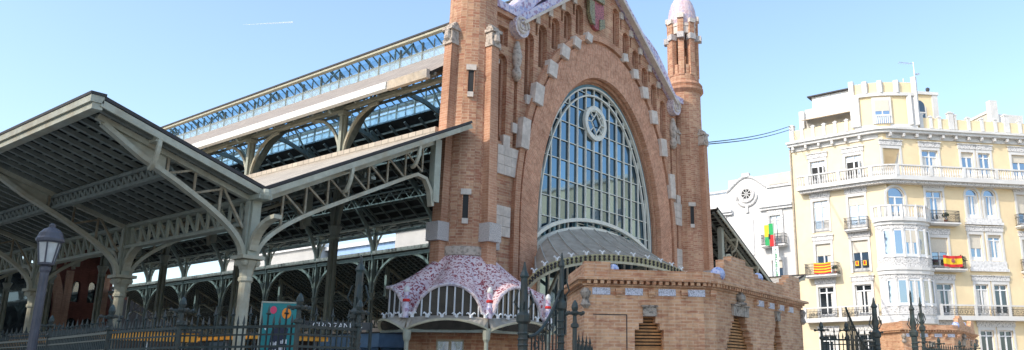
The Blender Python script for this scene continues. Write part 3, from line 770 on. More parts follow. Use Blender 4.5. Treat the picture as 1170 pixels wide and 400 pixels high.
    ot = tru([(0, to(0)), (-2, to(2)), (-4.35, to(4.35))], bot, webs, 'outer_truss', 'iron_cream')
    pl = MB(); pl.slab((0, .03, d0), (sg, 0, 0), (0, -1, 0), [(-2.55, 6.72), (-2.55, to(2.55)), (-4.3, to(4.3)), (-4.2, to(4.2)-.15), (-3.2, 7.02)], (), .06, back=True); pl.build('gusset_plate', M['iron_cream'], ot, at=WL[COL])
    # brackets along the valley girder
    qb = MB()
    for dn in (-1, 1): qb.sweep([(0, dn*(.2+1.1*(1-cos(pi/2*i/8))), 4.85+.85*sin(pi/2*i/8)) for i in range(9)], .24, .12, (1, 0, 0))
    qb.build('arched_bracket', M['iron_cream'], COL, at=WL[COL])
    for y in FY[1:]:
        cp_ = copy_tree(COL, CAN, (0, y-21.2, 0))
        cp_.location = (0, y-21.2, 0)
    # verge corbels carrying the overhang on the front frame
    for l in (-3.0, 2.9, 5.6):
        zt = (to(-l) if l < 0 else ti(l))
        cb = MB(); cb.sweep([(x0v+sg*l, 21.1-.38*sin(pi/2*i/6), zt-.75+.75*(1-cos(pi/2*i/6))+.1) for i in range(7)], .1, .09, (1, 0, 0))
        cb.box(*sorted((x0v+sg*(l-.09), x0v+sg*(l+.09))), 20.72, 21.12, zt+.02, zt+.16)
        cb.build('verge_corbel', M['iron_cream'], CAN)
    vg = MB(); vg.box(x0v-.2, x0v+.2, 20.6, 21.3, 6.42, 6.56); vg.lathe((x0v, 20.62, 0), [(.12, 6.4), (.16, 6.5), (.16, 6.6), (.1, 6.7)], 8); vg.build('gutter_spout', M['iron'], CAN)
    return CAN
side_canopy(False, 'pale green iron canopy with an upswept butterfly roof left of the brick facade')
side_canopy(True, 'far iron canopy sloping down on the side of the right hand tower')
#MORE#
# ================================================================== MOSAIC PORCH ROUND THE LEFT TOWER
POR = thing('mosaic_porch', (19.8, 20.5, .13), 'pink mosaic canopy with arched lunettes wrapped round the foot of the left tower', 'porch')
pb = [(17.65, 21.95), (17.65, 20.82), (19.6, 18.98), (22.58, 18.98), (24.0, 20.4), (24.0, 21.65)]
CTW = V((21.08, 21.85, 0))
zmin, zarc = 3.5, [.95, 1.02, 1.05, 1.0, .8]
lf = lambda t: max(0, 1-min(1, abs(2*t-1)/.84)**2.1)**.6
lz = lambda i, t: lf(.5+.5*t) if i == 0 else lf(t)
rows, NT = [], 9
cols = []
for i in range(5):
    p, q = V((*pb[i], 0)), V((*pb[i+1], 0)); n = 24
    for k in range(n if i < 4 else n+1):
        t = k/n; B = p.lerp(q, t); z = zmin+zarc[i]*lz(i, t)
        cols.append((B, z))
vs, fs = [], []
for B, z in cols:
    d = (B-CTW); R = CTW+d.normalized()*1.13
    if B.y > 20.9 and B.x > 22.6: R = CTW+V((.95, -.4, 0))
    for k in range(NT+1):
        t = k/NT; P = B.lerp(R, t); h = t**1.45*.78+t*.22
        vs.append((P.x, P.y, z+.06+(5.86-z-.06)*h))
nc = len(cols)
for i in range(nc-1):
    for k in range(NT):
        a_ = i*(NT+1)+k; fs.append((a_, a_+NT+1, a_+NT+2, a_+1))
MB().add(vs, fs).build('mosaic_roof', M['mosaic'], POR, smooth=False)
# rolled rim of each arch
e = MB()
for i in range(5):
    pts = [(c[0].x, c[0].y, c[1]+.02) for c in cols[i*24:i*24+25]]
    e.tube(pts, .06, 6)
e.build('mosaic_rim', M['coping'], POR)
def off_poly(pts, d):
    out = []
    for i, p in enumerate(pts):
        a_ = V(pts[i])-V(pts[i-1]) if i > 0 else V(pts[1])-V(pts[0])
        b_ = V(pts[i+1])-V(pts[i]) if i < len(pts)-1 else a_
        na, nb = V((a_.y, -a_.x)).normalized(), V((b_.y, -b_.x)).normalized()
        # outward = left side of travel flipped so that it points away from the tower
        n_ = (na+nb).normalized(); s_ = d/max(.5, n_.dot(na)); o = V(p)+n_*s_
        out.append((o.x, o.y))
    return out
sgn_out = 1 if (V(off_poly(pb, .1)[2])-V((21.4, 21.85))).length > (V(pb[2])-V((21.4, 21.85))).length else -1
inn = off_poly(pb, -.07*sgn_out)
for i in range(4):
    p, q = V((*inn[i], 0)), V((*inn[i+1], 0)); L_ = (q-p).length; U_ = (q-p).normalized(); Nn = V((U_.y, -U_.x, 0))*sgn_out
    prof = [(L_*k/24, zmin+zarc[i]*lz(i, k/24)) for k in range(25)]
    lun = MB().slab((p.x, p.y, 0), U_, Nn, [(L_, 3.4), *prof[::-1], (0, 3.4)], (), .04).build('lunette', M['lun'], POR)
    u = .15
    while u < L_:
        t = u/L_; zt = max(3.5, zmin+zarc[i]*lz(i, t)); c_ = p+U_*u+Nn*.04
        MB().bar((c_.x, c_.y, 3.42), (c_.x, c_.y, zt), .034, .04).build('mullion', M['frame'], lun); u += .27
# glazed rim, ceiling and base band
out = off_poly(pb, .42*sgn_out); mid = off_poly(pb, .2*sgn_out)
def smoothp(pts, n=5):
    """rounded path through a polyline: quadratic curves between edge mid-points"""
    r = [pts[0]]
    for i in range(1, len(pts)-1):
        a_ = (V(pts[i-1])+V(pts[i]))/2; b_ = (V(pts[i])+V(pts[i+1]))/2; c_ = V(pts[i])
        for k in range(n+1):
            t = k/n; o = a_*(1-t)**2+c_*2*t*(1-t)+b_*t*t; r.append((o.x, o.y))
    r.append(pts[-1]); return r
bpb = off_poly(pb, -.9*sgn_out)
def band(pa, za, pbb, zb, nm, mt, par):
    n = len(pa); vs = [(*p, za) for p in pa]+[(*p, zb) for p in pbb]
    return MB().add(vs, [(k, k+1, n+k+1, n+k) for k in range(n-1)]).build(nm, mt, par)
def zwave(i, n): return 0
def rimrow(i, d0, d1, za, zb):
    p, q = V((*pb[i], 0)), V((*pb[i+1], 0)); L_ = (q-p).length; U_ = (q-p).normalized(); Nn = V((U_.y, -U_.x, 0))*sgn_out; r = []
    for k in range(17):
        t = k/16; sw = sin(pi*t)**.7 if 0 < t < 1 else 0
        c_ = p+U_*(L_*t)+Nn*(d0+(d1-d0)*sw); r.append((c_.x, c_.y, za+(zb-za)*sw))
    return r
for i in range(4):
    lo, hi = rimrow(i, .12, .5, 3.0, 3.34), rimrow(i, .0, .02, 3.40, 3.50)
    n = 17; MB().add(lo+hi, [(k, k+1, n+k+1, n+k) for k in range(n-1)]).build('glazed_rim', M['lead'], POR)
    MB().sweep(rimrow(i, .13, .53, 3.0, 3.34), .07, .1, (0, 0, 1)).build('rim_edge', M['cream_edge'], POR)
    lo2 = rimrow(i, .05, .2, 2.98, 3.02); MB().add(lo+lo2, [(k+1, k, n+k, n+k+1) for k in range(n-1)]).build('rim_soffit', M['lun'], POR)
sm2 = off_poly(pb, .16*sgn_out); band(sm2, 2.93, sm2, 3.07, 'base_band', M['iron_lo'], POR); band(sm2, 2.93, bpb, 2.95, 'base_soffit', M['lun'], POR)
for i in range(1, 4):
    c_ = V(pb[i]); o = c_+(c_-V((21.4, 21.85))).normalized()*.1
    cpost = MB().lathe((o.x, o.y, 0), [(.10, 3.4), (.11, 3.75), (.09, 3.8), (.09, 4.25)], 10).build('corner_pinnacle', M['mosaic2'], POR)
    MB().lathe((o.x, o.y, 0), [(.095, 3.92), (.12, 3.94), (.12, 4.0), (.095, 4.02)], 10).build('red_ring', M['red'], cpost)
    MB().lathe((o.x, o.y, 0), [(.095, 4.25), (.11, 4.3), (.07, 4.42), (.02, 4.46)], 10).build('cap', M['wtrim'], cpost)
def antefix(mb, x, y, z, dx, dy, s=1.):
    """small white double-scroll ornament, facing (dx,dy)"""
    t = V((-dy, dx, 0)).normalized()
    for sg in (-1, 1):
        p = [V((x, y, z)), V((x, y, z+.09*s))+t*.05*sg*s, V((x, y, z+.14*s))+t*.11*sg*s, V((x, y, z+.10*s))+t*.15*sg*s]
        mb.tube(p, .035*s, 5, .022*s)
    mb.box(x-.04*s, x+.04*s, y-.04*s, y+.04*s, z-.03*s, z+.07*s); return mb
for i in range(4):
    p, q = V(out[i]), V(out[i+1]); L_ = (q-p).length; n = max(1, round(L_/.52))
    for k in range(n):
        c_ = p.lerp(q, (k+.5)/n); inw = (V((21.4, 21.85))-c_).normalized(); c_ = c_+inw*.22
        antefix(MB(), c_.x, c_.y, 3.44, -inw.x, -inw.y, 1.0).build('antefix', M['frame'], POR)
for x, y in ((19.4, 18.85), (17.5, 20.6), (22.5, 18.8)):
    c_ = MB(); c_.lathe((x, y, 0), [(.12, .13), (.12, .5), (.08, .6), (.07, 2.6), (.12, 2.7), (.14, 3.0)], 10); c_.build('support_column', M['iron'], POR)
wl = MB()
bpoly = [(18.6, 21.9), (18.9, 21.1), (19.95, 20.1), (22.3, 19.95), (23.4, 21.0)]
for i in range(4):
    p, q = V((*bpoly[i], 0)), V((*bpoly[i+1], 0)); L_ = (q-p).length; U_ = (q-p).normalized(); Nn = V((U_.y, -U_.x, 0))*sgn_out
    holes = [rect(.25, L_-.25, .2, 2.75)] if i == 1 else []
    wl.slab((p.x, p.y, 0), U_, Nn, rect(0, L_, .13, 3.0), holes, .2)
    if i == 1:
        o_ = p-Nn*.12
        dr = MB().slab((o_.x, o_.y, 0), U_, Nn, rect(.2, L_-.2, .13, 2.8), (), .03).build('glass_door', M['pane'], POR)
        d2 = MB()
        for u in (.25, L_/2, L_-.25): c_ = o_+U_*u+Nn*.06; d2.bar((c_.x, c_.y, .13), (c_.x, c_.y, 2.75), .07, .07)
        for z in (2.2, 2.72): a_ = o_+U_*.25+Nn*.06; b_ = o_+U_*(L_-.25)+Nn*.06; d2.bar((a_.x, a_.y, z), (b_.x, b_.y, z), .07, .07)
        d2.build('door_frame', M['wood'], dr)
wl.build('base_wall', M['brick'], POR)

# ================================================================== ENTRANCE MARQUEE
MQ = thing('entrance_marquee', (30, 20.5, 5), 'grey ribbed fan canopy with a scalloped ochre valance under the great arched window', 'marquee')
NQ = 48
def mq_front(t): r = sqrt(max(0, 1-t*t)); return V((XC+6.55*t, 20.75-1.55*r**.8, 5.02+1.62*r**.75))
def mq_back(t): r = sqrt(max(0, 1-t*t)); return V((XC+5.25*t, 21.5, 5.3+2.8*r**.62))
vs, fs = [], []
for i in range(NQ+1):
    t = -cos(pi*i/NQ); a_, b_ = mq_front(t), mq_back(t)
    for k in range(7):
        u = k/6; p = a_.lerp(b_, u); p.z -= .10*sin(pi*u); vs.append(tuple(p))
for i in range(NQ):
    for k in range(6): a_ = i*7+k; fs.append((a_, a_+7, a_+8, a_+1))
MB().add(vs, fs).build('canopy_sheet', M['lead'], MQ, smooth=True)
for i in range(3, NQ-2, 3):
    t = -cos(pi*i/NQ); a_, b_ = mq_front(t), mq_back(t)
    pts = []
    for k in range(7): u = k/6; p = a_.lerp(b_, u); p.z += .03-.10*sin(pi*u); pts.append(p)
    MB().sweep(pts, .06, .06, (1, 0, 0)).build('rib', M['lead_rib'], MQ)
vl = MB(); ed = MB(); e1 = []; e2 = []
N2 = 120
for i in range(N2):
    ta, tb = -cos(pi*i/N2), -cos(pi*(i+1)/N2); a_, b_ = mq_front(ta), mq_front(tb)
    dp = .33 if i % 2 else .27
    vl.hexa([(a_.x, a_.y, a_.z-dp), (b_.x, b_.y, b_.z-dp), (b_.x, b_.y+.05, b_.z-dp), (a_.x, a_.y+.05, a_.z-dp), (a_.x, a_.y, a_.z+.02), (b_.x, b_.y, b_.z+.02), (b_.x, b_.y+.05, b_.z+.02), (a_.x, a_.y+.05, a_.z+.02)])
    if i % 2 == 0:
        m_ = (a_+b_)/2; ed.lathe((m_.x, m_.y-.03, m_.z-.17), [(.01, -.1), (.06, -.03), (.03, .05), (.07, .1), (.01, .16)], 6); ed.build('valance_relief', M['edge'], MQ); ed = MB()
VAL = vl.build('valance', M['ochre'], MQ)
MB().sweep([(p.x, p.y-.02, p.z-.33) for p in (mq_front(-cos(pi*i/N2)) for i in range(2, N2-1))], .1, .1, (0, 1, 0)).build('valance_edge', M['cream_edge'], VAL)
for i in range(1, 18):
    p = mq_front(-cos(pi*i/18)); antefix(MB(), p.x, p.y+.04, p.z+.03, -.3, -1, 1.05).build('antefix', M['frame'], MQ)
for t in (-.8, -.4, 0, .4, .8):
    br = MB(); a_, b_ = mq_front(t), mq_back(t); br.sweep([(a_.x, a_.y+.1, a_.z-.3), (a_.lerp(b_, .5).x, (a_.y+b_.y)/2, a_.z-.5), (b_.x, b_.y+.1, a_.z-1.4)], .1, .12, (1, 0, 0)); br.build('support_bracket', M['iron_lo'], MQ)
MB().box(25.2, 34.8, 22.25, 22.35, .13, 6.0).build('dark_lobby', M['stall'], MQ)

# ================================================================== BRICK PAVILIONS
def pavilion(label):
    PV = thing('brick_pavilion', (18.5, 10.5, .0), label, 'pavilion')
    A, B, C, C1, C2, D, E = (16.15, 12.85), (14.37, 10.93), (16.55, 9.06), (16.95, 8.97), (17.45, 8.98), (23.4, 9.42), (23.6, 12.9)
    ring_ = [A, B, C, C1, C2, D, E]
    def fr(p, q):
        p, q = V((*p, 0)), V((*q, 0)); U_ = (q-p).normalized(); return p, U_, V((U_.y, -U_.x, 0)), (q-p).length
    def pt(f, u, z, d=0): p = f[0]+f[1]*u+f[2]*d; return (p.x, p.y, z)
    def fbox(mb, f, u0, u1, d0, d1, z0, z1):
        return mb.hexa([pt(f, u0, z0, d1), pt(f, u1, z0, d1), pt(f, u1, z0, d0), pt(f, u0, z0, d0), pt(f, u0, z1, d1), pt(f, u1, z1, d1), pt(f, u1, z1, d0), pt(f, u0, z1, d0)])
    FA, FB, F1, F2, FC, FD = fr(A, B), fr(B, C), fr(C, C1), fr(C1, C2), fr(C2, D), fr(D, E)
    def stepped(cu, steps, zb):
        r, l = [], []
        pw_, pts = None, []
        zs = [s_[1] for s_ in steps]
        for k, (hw, zt) in enumerate(steps):
            zb_ = steps[k+1][1] if k+1 < len(steps) else zb
            r += [(cu+hw, zt), (cu+hw, zb_)]; l += [(cu-hw, zt), (cu-hw, zb_)]
        return r[::-1]+l        # from bottom right up, across, down left
    w1 = stepped(1.53, [(.15, 2.9), (.25, 2.73), (.35, 2.58)], .9)
    w2 = stepped(.93, [(.38, 3.0), (.5, 2.84), (.62, 2.68), (.74, 2.52), (.86, 2.36), (.96, 2.2)], .9)
    w3 = stepped(3.7, [(.12, 3.05), (.2, 2.85), (.28, 2.65), (.36, 2.45)], .9)
    wl_ = MB()
    for f, hs in ((FA, []), (FB, [w1]), (F1, []), (F2, []), (FC, [w2, w3]), (FD, [])):
        wl_.slab(f[0], f[1], f[2], rect(0, f[3], 0, 3.55), hs, .28)
    W_ = wl_.build('wall', M['brick_kiosk'], PV)
    # louvres
    for f, cu, hw, zt in ((FB, 1.53, .36, 2.92), (FC, .93, .98, 3.02), (FC, 3.7, .38, 3.07)):
        lv = MB(); fbox(lv, f, cu-hw, cu+hw, -.27, -.25, .9, zt); z = 2.15 if hw < .9 else 2.0
        LV = lv.build('louvre', M['stall'], W_)
        s_ = MB(); z = 2.1
        while z < zt: fbox(s_, f, cu-hw, cu+hw, -.25, -.17, z, z+.045); z += .075
        fbox(s_, f, cu-hw, cu+hw, -.24, -.12, 2.08, 2.18)
        for k in (-1, 0, 1): fbox(s_, f, cu+k*(hw-.04)-.05, cu+k*(hw-.04)+.05, -.24, -.13, .9, 2.079)
        z = .95
        while z < 2.05: fbox(s_, f, cu-hw, cu+hw, -.235, -.18, z, z+.04); z += .08
        s_.build('slats', M['louvre'], LV)
    for f, cu, hw, z0, z1, mt in ((FB, 1.53, .16, 2.885, 3.1, 'carved_dark'), (FC, .93, .5, 3.0, 3.25, 'carved_dark'), (FC, 3.7, .14, 3.04, 3.27, 'carved_dark')):
        l_ = MB(); fbox(l_, f, cu-hw, cu+hw, -.1, .07, z0, z1); fbox(l_, f, cu-hw-.03, cu+hw+.03, -.1, .1, z1, z1+.035); l_.build('carved_lintel', M[mt], PV)
    st = MB(); c_ = pt(FC, .93, 0, .02); st.lathe((c_[0], c_[1], 0), [(.2, 3.29), (.2, 3.33), (.1, 3.36), (.17, 3.42), (.17, 3.52), (.09, 3.58), (.12, 3.64), (.12, 3.7), (.2, 3.72)], 8); st.build('coat_of_arms', M['carved_dark'], PV)
    # plaques and brackets
    for f, us, hw in ((FB, (.39, 1.17, 1.97, 2.7), .21), (FC, (2.45, 3.28, 4.1, 4.92), .24)):
        for u in us: q = MB(); fbox(q, f, u-hw, u+hw, 0, .02, 3.36, 3.52); q.build('tile_plaque', M['plaque'], PV)
        for u in us:
            b2 = MB(); v = u+.405 if f is FB else u-.41; fbox(b2, f, v-.075, v+.075, 0, .09, 3.38, 3.5); fbox(b2, f, v-.06, v+.06, 0, .05, 3.32, 3.379); b2.build('corbel', M['brick_kiosk'], PV)
    gr = MB(); fbox(gr, FB, .2, 1.0, .004, .012, 2.9, 2.92); fbox(gr, FB, .98, 1.0, .004, .012, .3, 2.9); gr.build('groove', M['edge'], PV)
    # cornice with slanting dentils
    for zi_, (z0, z1, d) in enumerate(((3.555, 3.60, .04), (3.685, 3.75, .19))):
        cc = MB(); po = off_poly([A, B, C, C1, C2, D, E], d); pi_ = off_poly([A, B, C, C1, C2, D, E], -.25); n = len(po)
        vs = [(*p, z0) for p in po]+[(*p, z1) for p in po]+[(*p, z0) for p in pi_]+[(*p, z1) for p in pi_]
        fs = []
        for k in range(n-1): fs += [(k, k+1, n+k+1, n+k), (n+k, n+k+1, 3*n+k+1, 3*n+k), (k+1, k, 2*n+k, 2*n+k+1)]
        cc.add(vs, fs).build('cornice', M['brick_kiosk'], PV)
    for f in (FA, FB, F1, F2, FC, FD):
        dn = MB(); u = .03
        while u < f[3]-.05: fbox(dn, f, u, u+.085, 0, .15, 3.602, 3.683); u += .155
        dn.build('dentils', M['brick_kiosk'], PV)
        bk = MB(); fbox(bk, f, 0, f[3], -.2, .002, 3.56, 3.69); bk.build('frieze', M['brick_kiosk'], PV)
    # parapet, stepped merlons
    pr = MB()
    pr.slab(pt(FA, 0, 0, -.02), FA[1], FA[2], rect(0, FA[3], 3.74, 4.1), (), .22, back=True)
    pr.slab(pt(FB, 0, 0, -.02), FB[1], FB[2], [(0, 3.74), (FB[3], 3.74), (FB[3], 3.95), (.62, 3.95), (.62, 4.12), (0, 4.12)], (), .22, back=True)
    for f in (F1, F2): pr.slab(pt(f, 0, 0, -.02), f[1], f[2], rect(0, f[3], 3.74, 3.96), (), .22, back=True)
    pr.slab(pt(FC, 0, 0, -.02), FC[1], FC[2], [(0, 3.74), (FC[3], 3.74), (FC[3], 4.48), (5.0, 4.48), (5.0, 4.36), (4.75, 4.36), (4.75, 4.22), (4.5, 4.22), (4.5, 4.12), (2.45, 4.12), (2.45, 4.22), (2.1, 4.22), (2.1, 4.36), (1.55, 4.36), (1.55, 4.5), (.6, 4.5), (.6, 4.36), (.1, 4.36), (.1, 4.16), (0, 4.16)], (), .22, back=True)
    pr.slab(pt(FD, 0, 0, -.02), FD[1], FD[2], rect(0, FD[3], 3.74, 4.3), (), .22, back=True)
    pr.build('parapet', M['brick_kiosk'], PV)
    rf = MB().add([(*p, 3.76) for p in off_poly(ring_, -.1)], [tuple(range(7))]).build('roof', M['tile'], PV)
    for f, u, r in ((FB, .72, .13), (FC, 0.0, .19), (FC, 2.75, .15)):
        c_ = pt(f, u, 0, -.15); z0 = 3.9 if f is FB else (3.92 if u < 1 else 4.1)
        MB().sphere((c_[0], c_[1], z0+.06), r, 14, 8).build('mosaic_ball', M['ball'], PV, smooth=True)
    for f, u in ((FC, FC[3]-.05), (FB, .02)):
        o_ = MB(); c_ = pt(f, u, 0, .03); o_.lathe((c_[0], c_[1], 0), [(.05, 3.05), (.12, 3.12), (.07, 3.25), (.13, 3.4), (.06, 3.5)], 8); o_.build('corner_ornament', M['carved_dark'], PV)
    return PV
PV1 = pavilion('near brick pavilion with stepped parapet, tile plaques and orange louvred windows')
PV2 = copy_tree(PV1, None, (18.5+26.0, 10.5+.2, 0)); PV2['label'] = 'far brick pavilion, half hidden by the fence below the yellow building'

# ================================================================== FENCES, GATES
def post_mb(h, r=.045):
    m_ = MB(); m_.lathe((0, 0, 0), [(.16, 0), (.16, .25), (.11, .3), (r+.02, .45), (r, .6), (r, h-.5), (r+.035, h-.48), (r+.035, h-.43), (r, h-.4), (r*.8, h-.26), (.1, h-.22), (.1, h-.19), (.05, h-.17), (.07, h-.1), (.05, h-.02), (.012, h+.04)], 8)
    m_.box(-.2, .2, -.025, .025, h-.235, h-.195); m_.box(-.025, .025, -.2, .2, h-.235, h-.195)
    for a_ in range(4): m_.sphere((.2*cos(a_*pi/2), .2*sin(a_*pi/2), h-.215), .04, 6, 4)
    return m_
def railing(parent, p, q, zt=2.45, step=.125, stp=.33):
    p, q = V((*p, 0)), V((*q, 0)); d = q-p; L_ = d.length; n = max(2, int(L_/step)); m_ = MB()
    for z, w_ in ((.45, .045), (zt-.35, .04), (zt, .05), (zt-.14, .03)): m_.bar((p.x, p.y, z), (q.x, q.y, z), w_, w_)
    for i in range(1, n):
        c_ = p+d*(i/n); tall = i % 3 == 0
        z1 = zt+(stp if tall else .16)
        m_.bar((c_.x, c_.y, .12), (c_.x, c_.y, z1-.1), .024, .024)
        m_.add([(c_.x-.03, c_.y, z1-.1), (c_.x, c_.y-.03, z1-.1), (c_.x+.03, c_.y, z1-.1), (c_.x, c_.y+.03, z1-.1), (c_.x, c_.y, z1+.06)], [(0, 1, 4), (1, 2, 4), (2, 3, 4), (3, 0, 4), (3, 2, 1, 0)])
        if tall: m_.box(c_.x-.04, c_.x+.04, c_.y-.012, c_.y+.012, z1-.12, z1-.09)
    bm_ = MB(); a_ = p; 
    o = m_.build('railing', M['fence'], parent)
    k = MB(); t = V((-d.y, d.x, 0)).normalized()*.16
    k.hexa([(p-t)[:2]+(0,), (q-t)[:2]+(0,), (q+t)[:2]+(0,), (p+t)[:2]+(0,), (p-t)[:2]+(.4,), (q-t)[:2]+(.4,), (q+t)[:2]+(.4,), (p+t)[:2]+(.4,)])
    k.build('plinth', M['granite'], parent)
    return o
def fence(pts, label, h, zt, last=True):
    Fn = thing('iron_fence', (pts[0][0], pts[0][1], 0), label, 'fence')
    P0 = post_mb(h).build('post', M['fence_hi'], Fn, at=(pts[0][0], pts[0][1], 0))
    for p in (pts[1:] if last else pts[1:-1]):
        c_ = P0.copy(); col.objects.link(c_); c_.parent = Fn; c_.location = (p[0]-pts[0][0], p[1]-pts[0][1], 0)
    for i in range(len(pts)-1): railing(Fn, pts[i], pts[i+1], zt)
    return Fn
fence([(8.3, 31.5), (8.2, 27.0), (8.0, 22.6), (7.44, 18.0), (7.43, 15.07), (8.32, 12.71), (9.75, 12.9)], 'spiked dark iron fence with knobbed posts in front of the pale green canopy', 2.96, 2.42)
fence([(12.29, 9.58), (14.0, 10.4)], 'short fence length with a knobbed post against the near brick pavilion', 2.96, 2.0, False)
fence([(23.6, 8.9), (24.1, 8.3), (26.0, 8.0)], 'spiked iron fence between the near pavilion and the far gate', 3.1, 2.6)
fence([(31.8, 8.0), (34.0, 8.0), (37.65, 8.0), (41.3, 8.1)], 'spiked iron fence in front of the far brick pavilion', 2.98, 2.4)
def gate_post(x, y, h, label, r=.1, hoop=False):
    G = thing('gate_post', (x, y, 0), label, 'gate post')
    m_ = MB(); m_.lathe((0, 0, 0), [(.22, 0), (.22, .5), (r+.04, .6), (r+.02, 1.2), (r, 1.25), (r, h-1.3), (r+.05, h-1.25), (r+.05, h-1.12), (r*.85, h-1.05), (r*.7, h-.35), (r, h-.3), (r*.5, h-.18), (.015, h)], 8)
    for k in range(10): z = 1.3+k*(h-2.7)/10; m_.lathe((0, 0, 0), [(r, z), (r+.018, z+.03), (r, z+.06)], 8)
    m_.build('shaft', M['fence_hi'], G, at=(x, y, 0))
    f = MB()
    for a_ in range(4):
        an = a_*pi/2+pi/4; f.tube([(r*cos(an), r*sin(an), h-1.0), ((r+.1)*cos(an), (r+.1)*sin(an), h-.85), ((r+.02)*cos(an), (r+.02)*sin(an), h-.6)], .02, 5)
    f.build('leaf_scrolls', M['fence'], G, at=(x, y, 0))
    if hoop:
        f = MB(); f.tube([(-.06, 0, h-.1), (-.08, 0, h+.25), (0, 0, h+.38), (.08, 0, h+.25), (.06, 0, h-.1)], .02, 5); f.build('lantern_hoop', M['fence'], G, at=(x, y, 0))
    return G
gate_post(9.85, 13.1, 3.9, 'tall blue-green gate post left of the pink mosaic porch')
gate_post(12.5, 11.1, 3.9, 'tall dark gate post in front of the mosaic porch, spike on top')
gate_post(13.75, 11.1, 4.25, 'slim ornate gate post touching the near brick pavilion', .07)
gate_post(26.0, 8.0, 4.0, 'tall gate post standing alone left of the far pavilion', .11)
gate_post(30.45, 8.0, 4.2, 'gate post with a hoop on top in front of the far pavilion', .11, True)
gate_post(31.7, 8.0, 4.45, 'slim finialed gate post right of the hooped one', .07)
def leaf(p, q, z0, z1, label):
    G = thing('gate_leaf', (p[0], p[1], 0), label, 'gate')
    p, q = V((*p, 0)), V((*q, 0)); d = q-p; n = max(4, int(d.length/.12)); m_ = MB()
    zf = lambda t: z0+(z1-z0)*t*t
    for i in range(1, n):
        t = i/n; c_ = p+d*t; m_.bar((c_.x, c_.y, .15), (c_.x, c_.y, zf(t)), .024, .024)
    for z in (.2, 1.0, 1.9): m_.bar((p.x, p.y, z), (q.x, q.y, z), .045, .045)
    m_.build('bars', M['fence'], G)
    s_ = MB(); s_.tube([(*(p+d*t)[:2], zf(t)) for t in [k/12 for k in range(13)]], .035, 6)
    for t in (.25, .45, .65, .85):
        c_ = p+d*t; z = zf(t)-.22; s_.tube([(c_.x+.08*cos(a_)*d.normalized().x, c_.y+.08*cos(a_)*d.normalized().y, z+.08*sin(a_)) for a_ in [k*pi/4 for k in range(9)]], .016, 5)
    s_.build('scroll_top', M['fence_hi'], G); return G
leaf((12.6, 11.05), (13.7, 11.1), 2.35, 3.4, 'open iron gate leaf with a curved top beside the near pavilion')
leaf((25.9, 8.0), (23.3, 8.0), 2.2, 3.5, 'iron gate leaf whose curved top rises away from the lone tall post')

# ================================================================== STREET LAMP
LP = thing('street_lamp', (6.35, 18.7, 0), 'old style street lamp with a domed milky lantern in front of the canopy', 'street lamp')
m_ = MB(); m_.lathe((6.35, 18.7, 0), [(.2, 0), (.2, .3), (.16, .4), (.18, .9), (.12, 1.0), (.085, 1.1), (.08, 3.6), (.1, 3.65), (.1, 3.72), (.06, 3.76)], 12); m_.build('pole', M['pole'], LP, smooth=False)
hx = MB().lathe((6.35, 18.7, 0), [(.13, 3.80), (.20, 4.22)], 6).build('lantern', M['lamp_glass'], LP)
m_ = MB()
for k in range(6):
    a_ = k*pi/3; m_.bar((6.35+.135*cos(a_), 18.7+.135*sin(a_), 3.79), (6.35+.207*cos(a_), 18.7+.207*sin(a_), 4.23), .025, .025)
m_.lathe((6.35, 18.7, 0), [(.06, 3.74), (.145, 3.77), (.145, 3.80), (.13, 3.81)], 12); m_.build('lantern_bars', M['pole'], hx)
MB().lathe((6.35, 18.7, 0), [(.21, 4.22), (.25, 4.25), (.25, 4.30), (.225, 4.34), (.205, 4.42), (.14, 4.5), (.06, 4.54), (.06, 4.6), (.03, 4.62)], 16).build('hood', M['pole'], LP, smooth=False)

# ================================================================== BANNER, LETTERS, STALLS
def face_frame(p, q): p, q = V((*p, 0)), V((*q, 0)); U_ = (q-p).normalized(); return p, U_, V((U_.y, -U_.x, 0)), (q-p).length
BN = thing('event_banner', (8.9, 14.2, 1.3), 'teal event banner with a dark splash, orange and pink dots behind the fence', 'banner')
f = face_frame((8.62, 14.38), (9.12, 14.02))
def fb(mb, f, u0, u1, d0, d1, z0, z1):
    P = lambda u, z, d: tuple((f[0]+f[1]*u+f[2]*d)[:2])+(z,)
    return mb.hexa([P(u0, z0, d1), P(u1, z0, d1), P(u1, z0, d0), P(u0, z0, d0), P(u0, z1, d1), P(u1, z1, d1), P(u1, z1, d0), P(u0, z1, d0)])
fb(MB(), f, 0, .62, 0, .02, 1.35, 2.93).build('cloth', M['bteal'], BN)
def disc(f, u, z, r, d, nm, mt, par, sx=1, n=14):
    c_ = f[0]+f[1]*u+f[2]*d
    MB().add([tuple((c_+f[1]*r*sx*cos(2*pi*k/n))[:2])+(z+r*sin(2*pi*k/n)*1.25,) for k in range(n)], [tuple(range(n))]).build(nm, M[mt], par)
MB().slab(f[0]+f[2]*.026, f[1], f[2], [(.15, 1.4), (.5, 1.4), (.52, 1.9), (.47, 2.25), (.5, 2.45), (.32, 2.52), (.2, 2.4), (.17, 2.1)], (), .004).build('dark_splash', M['bdark'], BN)
disc(f, .20, 2.8, .06, .028, 'pink_dot', 'pink', BN); disc(f, .44, 2.74, .085, .028, 'orange_dot', 'borange', BN)
disc(f, .56, 1.62, .05, .028, 'orange_dot', 'borange', BN); disc(f, .1, 2.45, .03, .028, 'white_dot', 'frame', BN)
for u0, u1, z, mt in ((.2, .33, 2.12, 'frame'), (.38, .5, 2.16, 'frame'), (.2, .31, 1.98, 'frame'), (.36, .48, 2.03, 'frame'), (.38, .5, 1.9, 'red'), (.36, .46, 1.68, 'yel')):
    m_ = MB(); u = u0; k = 0
    while u < u1-.01: fb(m_, f, u, u+.018, .03, .034, z, z+.06+.02*(k % 2)); fb(m_, f, u, u+.026, .03, .034, z, z+.012); u += .03; k += 1
    m_.build('lettering', M[mt], BN)
